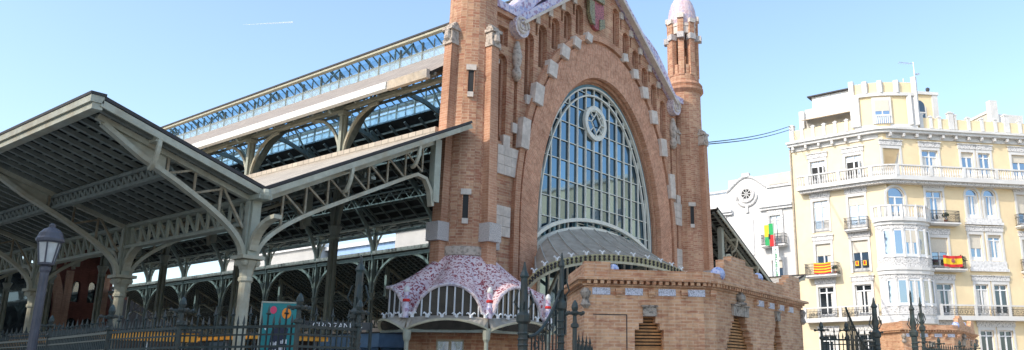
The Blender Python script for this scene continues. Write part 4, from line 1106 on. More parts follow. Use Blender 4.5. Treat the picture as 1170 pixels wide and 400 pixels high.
m_ = MB(); fb(m_, f, -.03, .65, -.02, .01, 2.935, 2.965); fb(m_, f, -.03, -.005, -.02, .01, .0, 2.93); fb(m_, f, .625, .65, -.02, .01, 0, 2.93); m_.build('frame', M['iron'], BN)
LT = thing('name_board', (10.0, 13.9, 2.3), 'narrow dark board with white letters running across the fence top', 'sign')
f = face_frame((9.25, 14.15), (10.55, 13.55))
fb(MB(), f, 0, f[3], 0, .02, 2.47, 2.62).build('board', M['stall'], LT)
tx = bpy.data.curves.new('lettering', 'FONT'); tx.body = 'CIRO ZANHIO'; tx.size = .15; tx.extrude = .003; tx.align_x = 'LEFT'
tmp = bpy.data.objects.new('tmp', tx); col.objects.link(tmp); bpy.context.view_layer.update(); me_ = bpy.data.meshes.new_from_object(tmp.evaluated_get(bpy.context.evaluated_depsgraph_get())); bpy.data.objects.remove(tmp)
to_ = bpy.data.objects.new('lettering', me_); col.objects.link(to_); to_.parent = LT; me_.materials.clear(); me_.materials.append(M['frame'])
to_.location = (f[0]+f[1]*.28+f[2]*.03)-WL[LT]+V((0, 0, 2.49)); to_.rotation_euler = (pi/2, 0, atan2(f[1].y, f[1].x))
for px_, py_ in ((9.25, 14.15), (10.55, 13.55)): MB().bar((px_, py_, 0), (px_, py_, 2.62), .05, .05).build('leg', M['fence'], LT)
def stall(x0, x1, y0, y1, z, label, mt, base='stall', glass='pane_dk', h=.24):
    T_ = thing('market_stall', ((x0+x1)/2, (y0+y1)/2, .13), label, 'stall')
    MB().box(x0, x1, y0, y1, .13, 1.1).build('counter', M[base], T_)
    MB().box(x0-.25, x1+.25, y0-.25, y1+.25, z, z+h).build('fascia', M[mt], T_)
    MB().box(x0+.05, x1-.05, y0+.05, y1-.05, 1.1, z).build('glazing', M[glass], T_)
    m_ = MB()
    n = max(2, int((y1-y0)/1.1))
    for k in range(n+1):
        y = y0+(y1-y0)*k/n
        m_.box(x0-.03, x0+.04, y-.03, y+.03, 1.1, z); m_.box(x1-.04, x1+.03, y-.03, y+.03, 1.1, z)
    n = max(2, int((x1-x0)/1.1))
    for k in range(n+1):
        x = x0+(x1-x0)*k/n; m_.box(x-.03, x+.03, y0-.03, y0+.04, 1.1, z)
    m_.box(x0-.03, x1+.03, y0-.03, y1+.03, 1.06, 1.12); m_.build('frame', M['alu'], T_)
    MB().box(x0-.3, x1+.3, y0-.3, y1+.3, z+h, z+h+.05).build('roof', M['stall'], T_)
    return T_
stall(9.3, 11.3, 22.6, 28.2, 2.45, 'cafe stall with a bright orange fascia behind the fence under the canopy', 'orange')
stall(13.6, 15.8, 23.0, 26.0, 2.62, 'smaller orange topped stall nearer the first big column', 'orange', h=.14)
stall(11.2, 13.4, 36.0, 46.0, 2.5, 'long orange topped stall far down the canopy', 'orange')
stall(19.3, 22.5, 24.2, 27.6, 2.55, 'blue panelled stall under the nave right of the teal banner', 'blue', 'blue', 'blue', .5)
stall(22.6, 25.6, 24.0, 29.0, 2.9, 'grey glazed stall under the nave beside the blue one', 'iron_lo')

# ================================================================== FACE-BASED BUILDINGS
class Face:
    def __init__(s, O, U_): s.O = V((O[0], O[1], 0)); s.U = V((U_[0], U_[1], 0)).normalized(); s.N = V((0, 0, 0))
    def P(s, u, z, d=0): p = s.O+s.U*u+s.N*d; return (p.x, p.y, z)
    def box(s, mb, u0, u1, d0, d1, z0, z1):
        return mb.hexa([s.P(u0, z0, d1), s.P(u1, z0, d1), s.P(u1, z0, d0), s.P(u0, z0, d0), s.P(u0, z1, d1), s.P(u1, z1, d1), s.P(u1, z1, d0), s.P(u0, z1, d0)])
def mkface(O, U_, N_):
    f = Face(O, U_); f.N = V((N_[0], N_[1], 0)).normalized(); return f
RW_ = random.Random(11)
def window(f, par, u0, u1, z0, z1, arch=False, blind=0, pane='pane', surround='ornam', two=True, op=False, hood=True):
    """sash window set in a hole of the wall: returns the hole outline"""
    cu, w_ = (u0+u1)/2, u1-u0; zt = z1-w_/2 if arch else z1
    hole = ([(u1, z0)]+[(cu+w_/2*cos(pi*k/10), zt+w_/2*sin(pi*k/10)) for k in range(11)]+[(u0, z0)]) if arch else rect(u0, u1, z0, z1)
    fm = MB(); t = .09; d0, d1 = -.22, -.12
    f.box(fm, u0, u0+t, d0, d1, z0, zt); f.box(fm, u1-t, u1, d0, d1, z0, zt); f.box(fm, u0+t, u1-t, d0, d1, z0, z0+t+.25)
    if not arch: f.box(fm, u0+t, u1-t, d0, d1, z1-t, z1)
    if arch:
        for k in range(10):
            a0, a1 = pi*k/10, pi*(k+1)/10
            for_ = [(cu+r*cos(a_), zt+r*sin(a_)) for r, a_ in ((w_/2, a0), (w_/2, a1), (w_/2-t, a1), (w_/2-t, a0))]
            fm.slab(f.P(0, 0, d1), f.U, f.N, for_, (), .1)
    zm = z1-w_*.36 if not arch else zt-.02
    f.box(fm, u0+t, u1-t, d0, d1+.01, zm-.05, zm+.05)
    if two: f.box(fm, cu-.06, cu+.06, d0, d1+.015, z0, zm if arch else z1)
    W_ = fm.build('window', M['frame'], par)
    rv = RW_.random()
    if not blind and not op and pane == 'pane' and not arch and rv < .35: blind = .4+1.4*RW_.random()
    if not op and rv > .45:
        m_ = MB(); cw_ = w_*RW_.uniform(.15, .34); f.box(m_, u0+t, u0+t+cw_, -.188, -.18, z0+.2, zm-.05); 
        if rv > .6: f.box(m_, u1-t-cw_, u1-t, -.188, -.18, z0+.2, zm-.05)
        m_.build('curtain', M['curtain'], W_)
    m_ = MB(); m_.slab(f.P(0, 0, -.19), f.U, f.N, hole, (), .02); m_.build('pane', M[pane], W_)
    if op:   # one sash stands open on a dark room
        m_ = MB(); f.box(m_, cu-.35, u1-t, -.185, -.16, z0+.3, zm-.05); m_.build('dark_opening', M['black'], W_)
        m_ = MB(); f.box(m_, u0+t, u0+t+.06, -.12, .45, z0+.2, zm-.05); m_.build('open_sash', M['frame'], W_)
    if blind:
        m_ = MB(); f.box(m_, u0+t, u1-t, -.13, -.1, z1-blind, z1-.02); m_.build('roller_blind', M['blind'], W_)
    if surround:
        s_ = MB(); e = .2
        f.box(s_, u0-e, u0-.003, -.02, .08, z0-.05, zt); f.box(s_, u1+.003, u1+e, -.02, .08, z0-.05, zt)
        if arch:
            for k in range(10):
                a0, a1 = pi*k/10, pi*(k+1)/10
                s_.slab(f.P(0, 0, .08), f.U, f.N, [(cu+r*cos(a_), zt+r*sin(a_)) for r, a_ in ((w_/2+e, a0), (w_/2+e, a1), (w_/2+.003, a1), (w_/2+.003, a0))], (), .1)
        else:
            f.box(s_, u0-e, u1+e, -.02, .08, z1+.003, z1+.3)
        S_ = s_.build('window_surround', M['wtrim'], W_)
        if hood and not arch:
            s_ = MB(); f.box(s_, u0-e-.08, u1+e+.08, -.02, .13, z1+.303, z1+.72); f.box(s_, u0-e-.14, u1+e+.14, -.02, .2, z1+.72, z1+.8); s_.build('carved_head', M[surround], W_)
    return hole
def iron_balcony(f, par, u0, u1, z, dep=.75, h=1.05, mt='rail_dk', slab='wtrim'):
    m_ = MB(); f.box(m_, u0, u1, 0, dep, z-.14, z); f.box(m_, u0+.1, u1-.1, 0, dep-.12, z-.24, z-.14); B_ = m_.build('balcony', M[slab], par)
    m_ = MB()
    for (ua, ub, da, db) in ((u0+.05, u1-.05, dep-.06, dep-.03), (u0+.04, u0+.07, .02, dep-.04), (u1-.07, u1-.04, .02, dep-.04)):
        for zz in (z+.08, z+h*.72, z+h): f.box(m_, ua, ub, da, db, zz-.02, zz+.02)
    u = u0+.1
    while u < u1-.05: f.box(m_, u-.012, u+.012, dep-.055, dep-.033, z, z+h); u += .115
    for u in (u0+.055, u1-.055):
        d = .1
        while d < dep-.05: f.box(m_, u-.01, u+.01, d-.012, d+.012, z, z+h); d += .14
    u = u0+.3
    while u < u1-.2:
        m_.tube([f.P(u+.1*cos(a_), z+h*.42+.1*sin(a_), dep-.045) for a_ in [k*pi/4 for k in range(9)]], .014, 4); u += .3
    m_.build('balcony_rail', M[mt], B_); return B_
def balusters(f, par, u0, u1, d, z, h=1.05, step=.24, post=2.6):
    m_ = MB(); f.box(m_, u0, u1, d-.1, d+.1, z, z+.12); f.box(m_, u0, u1, d-.12, d+.12, z+h-.13, z+h)
    u = u0+.12
    while u < u1-.05:
        p = f.P(u, 0, d); m_.lathe((p[0], p[1], 0), [(.05, z+.12), (.09, z+.36), (.045, z+.62), (.06, z+h-.13)], 6); u += step
    u = u0+.15
    while u < u1: f.box(m_, u-.15, u+.15, d-.13, d+.13, z+.12, z+h-.13); u += post
    return m_.build('balustrade', M['wtrim'], par)

# ------------------------------------------------------------------ yellow corner building
YB_ = thing('yellow_apartment_building', (71.5, 19, 0), 'ornate yellow corner apartment house with white mouldings, round bay and long balustrades', 'apartment building')
CX, CY = 71.0, 19.82
an = radians(-44)
FL = mkface((71, 0), (0, 1), (-1, 0)); FC_ = mkface((CX, CY), (cos(an), sin(an)), (sin(an), -cos(an)))
hl, hc = [], []
for u0, u1, k in ((25.35, 26.8, 0), (21.9, 23.4, 1)):
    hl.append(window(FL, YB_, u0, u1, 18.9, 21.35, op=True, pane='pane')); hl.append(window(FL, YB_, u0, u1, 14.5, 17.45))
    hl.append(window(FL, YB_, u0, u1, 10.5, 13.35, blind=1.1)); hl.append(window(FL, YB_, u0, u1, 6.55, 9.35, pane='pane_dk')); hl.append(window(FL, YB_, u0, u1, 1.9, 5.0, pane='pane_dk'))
for u0, u1 in ((-.15, 1.55), (3.75, 5.4), (7.75, 9.0), (9.5, 10.75), (12.97, 14.6), (16.6, 18.1)): hc.append(window(FC_, YB_, u0, u1, 18.95, 21.6))
hc.append(window(FC_, YB_, -.15, 1.65, 14.95, 18.0, arch=True)); hc.append(window(FC_, YB_, 3.75, 5.4, 14.8, 17.75))
for u0, u1 in ((7.75, 9.05), (9.55, 10.85)): hc.append(window(FC_, YB_, u0, u1, 15.4, 18.15, arch=True))
for u0, u1 in ((12.95, 14.5), (16.6, 18.1)):
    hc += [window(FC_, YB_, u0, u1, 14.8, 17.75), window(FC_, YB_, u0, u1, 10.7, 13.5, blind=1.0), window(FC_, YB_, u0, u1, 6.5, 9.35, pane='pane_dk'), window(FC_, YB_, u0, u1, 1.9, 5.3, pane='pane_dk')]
hc.append(window(FC_, YB_, 3.75, 5.45, 10.65, 13.45, blind=1.3))
for k, (u0, u1) in enumerate(((7.65, 8.9), (9.5, 10.85))): hc.append(window(FC_, YB_, u0, u1, 11.5, 13.85, blind=1.25 if k == 0 else .25, pane='pane' if k else 'pane'))
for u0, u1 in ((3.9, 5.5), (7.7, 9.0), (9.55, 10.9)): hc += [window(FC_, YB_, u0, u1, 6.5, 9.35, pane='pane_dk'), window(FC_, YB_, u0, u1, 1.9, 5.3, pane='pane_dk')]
m_ = MB(); m_.slab(FL.P(0, 0), FL.U, FL.N, rect(CY, 28.7, 0, 23.0), hl, .3); m_.build('side_wall', M['yellow_lt'], YB_)
m_ = MB(); m_.slab(FC_.P(0, 0), FC_.U, FC_.N, rect(0, 20, 0, 23.0), hc, .3); m_.build('front_wall', M['yellow'], YB_)
m_ = MB(); e0 = FC_.P(20, 0); m_.add([(71, 28.7, 0), (71, 28.7, 23.4), (95, 28.7, 23.4), (95, 28.7, 0), (e0[0], e0[1], 0), (e0[0], e0[1], 23.4), (e0[0]+14, e0[1], 23.4), (e0[0]+14, e0[1], 0), (71.3, CY, 23.2)], [(0, 1, 2, 3), (4, 7, 6, 5), (1, 8, 5, 6, 2)]); m_.build('rear_walls', M['yellow_lt'], YB_)
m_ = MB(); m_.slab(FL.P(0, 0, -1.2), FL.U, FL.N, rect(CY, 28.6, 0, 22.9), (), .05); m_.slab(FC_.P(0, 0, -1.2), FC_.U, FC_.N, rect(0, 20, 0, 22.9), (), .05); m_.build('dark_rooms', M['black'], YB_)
# path helper that runs along both faces with a rounded corner
def path(d, ua, sb, r=1.3, n=7):
    off = d*math.tan(radians(23)); pts = [FL.P(ua, 0, d)[:2]]
    c_ = V(FL.P(CY-off, 0, d)[:2]); a_ = V(FL.P(CY-off+r, 0, d)[:2]); b_ = V(FC_.P(off*-1+r+0, 0, d)[:2])
    for k in range(n+1): t = k/n; o = a_*(1-t)**2+c_*2*t*(1-t)+b_*t*t; pts.append((o.x, o.y))
    pts.append(FC_.P(sb, 0, d)[:2]); return pts
def course(d0, d1, z0, z1, ua, sb, nm, mt, par=None):
    a_, b_ = path(d1, ua, sb), path(d0, ua, sb); n = len(a_); m_ = MB()
    vs = [(*p, z0) for p in a_]+[(*p, z1) for p in a_]+[(*p, z0) for p in b_]+[(*p, z1) for p in b_]; fs = []
    for k in range(n-1): fs += [(k, k+1, n+k+1, n+k), (n+k, n+k+1, 3*n+k+1, 3*n+k), (k+1, k, 2*n+k, 2*n+k+1)]
    fs += [(0, n, 3*n, 2*n), (n-1, 2*n-1, 4*n-1, 3*n-1)]
    return m_.add(vs, fs).build(nm, M[mt], par or YB_)
CO = course(-.2, .55, 23.05, 23.3, 28.8, 20, 'cornice', 'wtrim'); course(-.2, .72, 23.3, 23.5, 28.9, 20, 'cornice_top', 'wtrim', CO); course(-.1, .12, 22.6, 23.05, 28.7, 20, 'frieze', 'wtrim', CO)
for k in range(6): FL.box(MB(), 28.3-1.3*k-.11, 28.3-1.3*k+.11, .12, .5, 22.7, 23.04).build('bracket', M['ornam'], CO)
for k in range(15): FC_.box(MB(), .6+1.32*k-.11, .6+1.32*k+.11, .12, .5, 22.7, 23.04).build('bracket', M['ornam'], CO)
# roof parapet: yellow panels between white posts
PP = course(-.15, .02, 23.5, 24.75, 28.7, 20, 'parapet', 'yellow')
course(-.18, .06, 23.5, 23.75, 28.7, 20, 'parapet_base', 'wtrim', PP); 
m_ = MB()
def pst(f, u, w_, h):
    m_ = MB(); f.box(m_, u-w_, u+w_, -.25, .14, 23.75, h); f.box(m_, u-w_-.05, u+w_+.05, -.28, .18, h, h+.1); f.box(m_, u-w_*.6, u+w_*.6, -.2, .1, h+.1, h+.2); m_.build('parapet_post', M['wtrim'], PP)
for u, w_, h in ((28.45, .22, 25.2), (27.4, .15, 24.8), (26.3, .15, 24.8), (25.2, .15, 24.8), (24.1, .15, 24.8), (23.0, .15, 24.8)): pst(FL, u, w_, h)
for u, w_, h in ((4.0, .2, 25.0), (5.0, .14, 24.8), (5.9, .14, 24.8), (7.1, .26, 25.3), (7.55, .1, 25.1), (8.9, .14, 24.9), (10.3, .14, 24.9), (11.7, .14, 24.9), (12.9, .26, 25.4), (14.3, .14, 24.9), (15.7, .14, 24.9), (17.1, .26, 25.3), (18.6, .14, 24.9)): pst(FC_, u, w_, h)
# round turret room over the corner
def arcpts(d, r=2.0, ua=22.2, sb=3.5, n=12):
    c_ = V(FL.P(CY, 0, d)[:2]); a_ = V(FL.P(ua, 0, d)[:2]); b_ = V(FC_.P(sb, 0, d)[:2])
    return [tuple(a_*(1-k/n)**2+c_*2*(k/n)*(1-k/n)+b_*(k/n)**2) for k in range(n+1)]
def tband(d, z0, z1, nm, mt, par, d0=-.4):
    a_, b_ = arcpts(d), arcpts(d0); n = len(a_); vs = [(*p, z0) for p in a_]+[(*p, z1) for p in a_]+[(*p, z0) for p in b_]+[(*p, z1) for p in b_]; fs = []
    for k in range(n-1): fs += [(k, k+1, n+k+1, n+k), (n+k, n+k+1, 3*n+k+1, 3*n+k), (k+1, k, 2*n+k, 2*n+k+1)]
    fs += [(0, n, 3*n, 2*n), (n-1, 2*n-1, 4*n-1, 3*n-1)]
    return MB().add(vs, fs).build(nm, M[mt], par)
TU = tband(.25, 23.5, 26.75, 'turret', 'yellow', YB_)
tband(.5, 26.7, 27.0, 'turret_cornice', 'wtrim', TU); tband(.2, 27.0, 28.1, 'turret_parapet', 'yellow', TU); tband(.32, 23.5, 23.95, 'turret_base', 'wtrim', TU)
ap = arcpts(.3)
m_ = MB()
for k, h in ((0, 28.4), (1, 26.7), (3, 28.2), (6, 28.2), (9, 28.2), (11, 26.7), (12, 28.6)):
    p = ap[k]; MB().box(p[0]-.22, p[0]+.22, p[1]-.22, p[1]+.22, 23.9 if k in (0, 1, 11, 12) else 27.0, h).build('turret_pilaster', M['wtrim'], TU)
fT = mkface(ap[6], V(ap[7])-V(ap[5]), V((-1, -.42)))
fT.N = V((-(V(ap[7])-V(ap[5])).y*-1, 0, 0)) if False else V((fT.U.y, -fT.U.x, 0))
if fT.N.x > 0: fT.N = -fT.N
m_ = MB(); fT.box(m_, -.85, .85, -.1, .12, 24.0, 26.55); TW = m_.build('turret_window', M['wtrim'], TU)
m_ = MB(); fT.box(m_, -.62, .62, .12, .14, 24.0, 26.2); m_.build('pane', M['pane'], TW)
m_ = MB(); fT.box(m_, -.62, .62, .14, .17, 25.2, 26.25); m_.build('roller_blind', M['blind'], TW)
m_ = MB(); fT.box(m_, -.04, .04, .14, .18, 24.0, 25.2); fT.box(m_, -.62, .62, .14, .18, 24.75, 24.85)
for k in range(7): u = -.54+.18*k; fT.box(m_, u-.04, u+.04, .16, .26, 24.0, 24.7)
fT.box(m_, -.65, .65, .15, .28, 24.7, 24.78); m_.build('window_rail', M['frame'], TW)
# stair tower behind
SB = mkface(FC_.P(0, 0, -3.2)[:2], (cos(an), sin(an)), (sin(an), -cos(an)))
m_ = MB(); SB.box(m_, 4.0, 8.0, -4, 0, 23, 28.3); ST = m_.build('stair_tower', M['yellow'], YB_)
m_ = MB(); SB.box(m_, 3.8, 8.2, -4.2, .2, 28.3, 28.6); SB.box(m_, 3.9, 4.5, 0, .12, 23.5, 28.3); SB.box(m_, 7.5, 8.1, 0, .12, 23.5, 28.3); SB.box(m_, 3.88, 4.0, -4, 0, 23.4, 28.3); m_.build('tower_trim', M['wtrim'], ST)
window(SB, ST, 5.45, 6.65, 25.4, 27.7, arch=True, surround='wtrim', pane='pane_dk') if False else None
m_ = MB(); m_.slab(SB.P(0, 0, .02), SB.U, SB.N, lanc(6.1, 25.3, 27.7, 1.15), (), .02); m_.build('arched_pane', M['pane_dk'], ST)
m_ = MB(); SB.box(m_, 5.5, 6.7, .02, .08, 26.35, 26.5); SB.box(m_, 5.4, 5.52, .0, .07, 25.3, 27.1); SB.box(m_, 6.68, 6.8, 0, .07, 25.3, 27.1); m_.build('arched_frame', M['wtrim'], ST)
# blank party wall of the next house and roof terrace room on the left
m_ = MB(); SB.box(m_, 8.4, 13.3, -9.3, -9.0, 23, 26.6); SB.box(m_, 13.3, 13.7, -9.3, .2, 23, 27.0); PWL = m_.build('terrace_wall', M['grey_wall'], YB_)
m_ = MB(); SB.box(m_, 13.2, 13.29, -9.0, .2, 25.7, 25.95); SB.box(m_, 13.2, 13.29, -9.0, .2, 26.7, 26.95); m_.build('wall_bands', M['wtrim'], PWL)
m_ = MB(); SB.box(m_, 13.72, 17, -3, .5, 23, 26.6); SB.box(m_, 13.3, 14.1, .2, .8, 23, 27.9); m_.build('terrace_pier', M['wtrim'], YB_)
FT = mkface((73.6, 0), (0, 1), (-1, 0))
m_ = MB(); FT.box(m_, 22.4, 28.0, -5, 0, 23, 27.6); FT.box(m_, 28.0, 28.5, -5, .4, 23, 27.4); FT.box(m_, 22.2, 22.8, -.1, .3, 23, 27.7); TR_ = m_.build('terrace_room', M['wtrim'], YB_)
m_ = MB()
for k in range(4): FT.box(m_, 23.2+1.25*k, 23.9+1.25*k, 0, .03, 23.5, 25.6)
m_.build('terrace_openings', M['yellow'], TR_)
m_ = MB(); a_ = [FT.P(22.9, 26.5, .05), FT.P(27.9, 26.5, .05), FT.P(27.9, 26.1, 1.5), FT.P(22.9, 26.1, 1.5)]; m_.add(a_+[(p[0], p[1], p[2]-.06) for p in a_], [(0, 1, 2, 3), (7, 6, 5, 4), (3, 2, 6, 7), (0, 3, 7, 4), (1, 5, 6, 2)]); m_.build('awning', M['tan'], TR_)
m_ = MB(); m_.mat(0); FT.box(m_, 23.6, 27.4, -4, -.6, 27.6, 29.0); GR = m_.build('glazed_room', M['wtrim'], YB_)
m_ = MB(); FT.box(m_, 25.6, 26.9, -.6, -.56, 27.75, 28.75); FT.box(m_, 24.0, 25.3, -.6, -.56, 27.75, 28.75); m_.build('pane', M['pane'], GR)
m_ = MB(); m_.hexa([FT.P(23.3, 29.0, -.3), FT.P(27.8, 29.0, -.3), FT.P(27.8, 28.9, -4.2), FT.P(23.3, 28.9, -4.2), FT.P(23.3, 29.12, -.3), FT.P(27.8, 29.12, -.3), FT.P(27.8, 29.02, -4.2), FT.P(23.3, 29.02, -4.2)]); m_.build('flat_roof', M['edge'], GR)
# fifth-floor balcony
BL = course(-.05, .95, 18.5, 18.78, 28.0, 20, 'long_balcony', 'wtrim'); course(-.05, .7, 18.25, 18.5, 27.8, 20, 'balcony_moulding', 'ornam', BL)
balusters(FL, BL, CY+.9, 27.9, .85, 18.78, 1.12, .24, 3.0); balusters(FC_, BL, .5, 20, .85, 18.78, 1.12, .24, 3.3)
pc = path(.85, 28, 20)[1:-1]
m_ = MB()
for z0, z1, w_ in ((18.78, 18.9, .2), (19.77, 19.9, .24)):
    for k in range(len(pc)-1): m_.bar((*pc[k], (z0+z1)/2), (*pc[k+1], (z0+z1)/2), w_, z1-z0)
for k in range(len(pc)-1):
    for t in (.25, .75): p = V(pc[k]).lerp(V(pc[k+1]), t); m_.lathe((p.x, p.y, 0), [(.05, 18.9), (.09, 19.14), (.045, 19.4), (.06, 19.77)], 6)
m_.build('corner_balustrade', M['wtrim'], BL)
# second-floor balcony slab
B2 = course(-.05, .8, 6.12, 6.5, 28.0, 20, 'long_balcony', 'wtrim')
m_ = MB()
for f, ua, ub in ((FL, 21.2, 27.9), (FC_, 3.6, 20)):
    f.box(m_, ua, ub, .68, .76, 7.35, 7.47); u = ua
    while u < ub: f.box(m_, u, u+.25, .64, .8, 6.5, 7.5); u += 3.3
m_.build('white_rail', M['wtrim'], B2)
m_ = MB()
for f, ua, ub in ((FL, 21.2, 27.9), (FC_, 3.6, 20)):
    u = ua+.1
    while u < ub: f.box(m_, u-.014, u+.014, .71, .73, 6.5, 7.35); u += .13
    for z in (6.6, 7.1): f.box(m_, ua, ub, .705, .735, z-.02, z+.02)
    u = ua+.5
    while u < ub-.5: m_.tube([f.P(u+.14*cos(a_), 6.85+.14*sin(a_), .72) for a_ in [k*pi/4 for k in range(9)]], .02, 4); u += .5
m_.build('iron_rail', M['rail_dk'], B2)
# round bay
bfp = [(-1.5, 0), (-1.25, .65), (-.55, 1.15), (.35, 1.38), (1.65, 1.38), (2.55, 1.15), (3.25, .65), (3.5, 0)]
def bayband(z0, z1, grow, nm, mt, par):
    n = len(bfp); cx_ = 1.0
    pts = [FC_.P(cx_+(u-cx_)*(1+grow*.35), 0, d+(grow if d > 0 else 0))[:2] for u, d in bfp]
    m_ = MB().add([(*p, z0) for p in pts]+[(*p, z1) for p in pts], [(k, k+1, n+k+1, n+k) for k in range(n-1)]+[tuple(range(n))[::-1], tuple(n+k for k in range(n))])
    return m_.build(nm, M[mt], par)
BY = bayband(5.9, 14.75, 0, 'round_bay', 'trim', YB_)
for z0, z1, g_ in ((5.75, 6.15, .1), (6.5, 6.6, .05), (9.95, 10.3, .12), (10.3, 10.55, .2), (14.3, 14.6, .12), (14.6, 14.85, .26)): bayband(z0, z1, g_, 'bay_moulding', 'wtrim', BY)
for z0, z1 in ((6.6, 7.2), (9.6, 9.95), (10.55, 11.35), (13.95, 14.3)): bayband(z0, z1, .04, 'bay_relief', 'ornam', BY)
for z0, z1 in ((7.25, 9.5), (11.45, 13.85)):
    for k in range(7):
        (ua, da), (ub, db) = bfp[k], bfp[k+1]
        if k in (0, 6): continue
        p, q = V(FC_.P(ua, 0, da)[:2]), V(FC_.P(ub, 0, db)[:2]); fw = mkface(p, q-p, (1, 0)); L_ = (q-p).length
        fw.N = V((fw.U.y, -fw.U.x, 0)); 
        if fw.N.dot(FC_.N) < 0: fw.N = -fw.N
        m_ = MB(); fw.box(m_, .1, L_-.1, .01, .03, z0, z1); bw = m_.build('bay_window', M['pane'], BY)
        m_ = MB(); fw.box(m_, .06, .16, .0, .08, z0, z1); fw.box(m_, L_-.16, L_-.06, 0, .08, z0, z1); fw.box(m_, .16, L_-.16, 0, .06, z1-.1, z1); fw.box(m_, .16, L_-.16, 0, .06, z0, z0+.25)
        if L_ > 1.1: fw.box(m_, L_/2-.05, L_/2+.05, .03, .07, z0, z1)
        m_.build('sash', M['frame'], bw)
        if L_ > .95: m_ = MB(); fw.box(m_, .16, L_-.16, .035, .05, z1-(1.15 if z0 > 10 else .15), z1-.1); m_.build('roller_blind', M['blind'], bw); m_ = MB(); fw.box(m_, L_*.3, L_*.7, .031, .034, z0+.25, z1-.2); m_.build('curtain', M['curtain'], bw)
    for k in range(1, 7):
        u, d = bfp[k]; p = FC_.P(u, 0, d+.02); MB().lathe((p[0], p[1], 0), [(.13, z0-.05), (.09, z0+.1), (.085, z1-.2), (.15, z1), (.15, z1+.08)], 8).build('bay_colonnette', M['wtrim'], BY)
m_ = MB()
pts = [FC_.P(1+(u-1)*1.05, 0, d+(.12 if d else 0)) for u, d in bfp]
for k in range(7):
    p, q = V(pts[k]), V(pts[k+1]); n = max(2, int((q-p).length/.24))
    for z, hh in ((14.91, .12), (15.98, .13)): m_.bar((p.x, p.y, z), (q.x, q.y, z), .2, hh)
    for i in range(n): c_ = p.lerp(q, (i+.5)/n); m_.lathe((c_.x, c_.y, 0), [(.05, 14.97), (.09, 15.2), (.045, 15.55), (.06, 15.92)], 6)
    m_.box(p.x-.13, p.x+.13, p.y-.13, p.y+.13, 14.85, 16.05)
m_.build('bay_balustrade', M['wtrim'], BY)
# iron balconies
iron_balcony(FL, YB_, 21.6, 23.8, 14.35, .7); iron_balcony(FL, YB_, 24.6, 27.7, 10.4, .95)
iron_balcony(FC_, YB_, 3.45, 6.5, 14.75, .8); iron_balcony(FC_, YB_, 3.5, 6.6, 10.6, .85); iron_balcony(FC_, YB_, 12.5, 15.2, 14.75, .8); iron_balcony(FC_, YB_, 12.5, 15.2, 10.6, .8)
for u0, u1, z in ((25.3, 26.85, 14.5), (21.85, 23.45, 10.5)):
    m_ = MB(); u = u0
    while u < u1: FL.box(m_, u-.012, u+.012, .05, .075, z, z+1.0); u += .12
    for zz in (z+.05, z+1.0): FL.box(m_, u0, u1, .045, .08, zz-.02, zz+.02)
    m_.build('window_guard', M['rail_dk'], YB_)
m_ = MB(); FC_.box(m_, 7.4, 11.2, 0, .25, 14.75, 15.0); FC_.box(m_, 7.5, 11.1, 0, .14, 15.0, 15.38); m_.build('twin_window_sill', M['trim'], YB_); m_ = MB(); FC_.box(m_, 7.35, 11.2, 0, .22, 10.5, 10.75); FC_.box(m_, 7.45, 11.1, 0, .12, 10.75, 11.45); m_.build('twin_window_sill', M['trim'], YB_)
m_ = MB()
for u in (27.3, 24.4): FL.box(m_, u-.02, u+.02, 0, .03, 18.0, 22.5)
dp_ = MB().tube([FL.P(28.72, 22.9, .12), FL.P(28.72, .2, .12)], .09, 8); dp_.build('downpipe', M['tan'], YB_)

# ------------------------------------------------------------------ white building
WB = thing('white_apartment_building', (72, 37, 0), 'white house with a curved gable and round rosette left of the yellow one', 'apartment building')
gab = []
for k in range(17):
    t = k/16; y = 31.4+4.4*t; gab.append((y, 19.55+1.3*(sin(pi*t)**1.2)))
hw_ = []
for u0, u1 in ((30.15, 31.25), (36.2, 37.3), (40.5, 41.6)):
    hw_.append(window(FL, WB, u0, u1, 13.75, 16.6, arch=False, hood=False)); hw_.append(window(FL, WB, u0, u1, 9.4, 12.2, hood=False)); hw_.append(window(FL, WB, u0, u1, 5.2, 8.0, hood=False)); hw_.append(window(FL, WB, u0, u1, .9, 3.8, hood=False, pane='pane_dk'))
hw_.append(window(FL, WB, 33.1, 34.2, 9.4, 12.2, hood=False))
out_ = [(28.75, 0), (46, 0), (46, 19.6), (35.8, 19.6)]+gab[::-1]+[(31.4, 19.5), (28.75, 19.4)]
out_ = [(28.75, 0), (46, 0), (46, 19.6)]+gab[::-1]+[(28.75, 19.4)]
m_ = MB(); m_.slab(FL.P(0, 0, -.02), FL.U, FL.N, out_, hw_, .35); m_.build('front_wall', M['wtrim'], WB)
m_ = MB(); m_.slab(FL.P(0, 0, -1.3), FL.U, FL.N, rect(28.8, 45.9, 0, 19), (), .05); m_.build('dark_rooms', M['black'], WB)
m_ = MB(); m_.tube([FL.P(y, z+.06, .04) for y, z in gab], .13, 6); FL.box(m_, 28.75, 31.4, -.1, .14, 19.42, 19.62); FL.box(m_, 35.8, 46, -.1, .14, 19.6, 19.8); FL.box(m_, 33.2, 34.0, -.2, .2, 20.85, 21.25); m_.build('gable_moulding', M['trim'], WB)
m_ = MB(); FL.box(m_, 28.8, 32.2, 0, .4, 17.45, 17.65); FL.box(m_, 35.2, 46, 0, .4, 17.45, 17.65); FL.box(m_, 28.8, 32.2, 0, .25, 17.2, 17.45); FL.box(m_, 35.2, 46, 0, .25, 17.2, 17.45); m_.build('ledge', M['trim'], WB)
m_ = MB()
for u in (30.7, 36.75, 41.05): FL.box(m_, u-.8, u+.8, 0, .1, 16.7, 17.15); FL.box(m_, u-.85, u-.6, 0, .12, 13.6, 16.7); FL.box(m_, u+.6, u+.85, 0, .12, 13.6, 16.7)
m_.build('window_mouldings', M['ornam'], WB)
m_ = MB(); n = 20
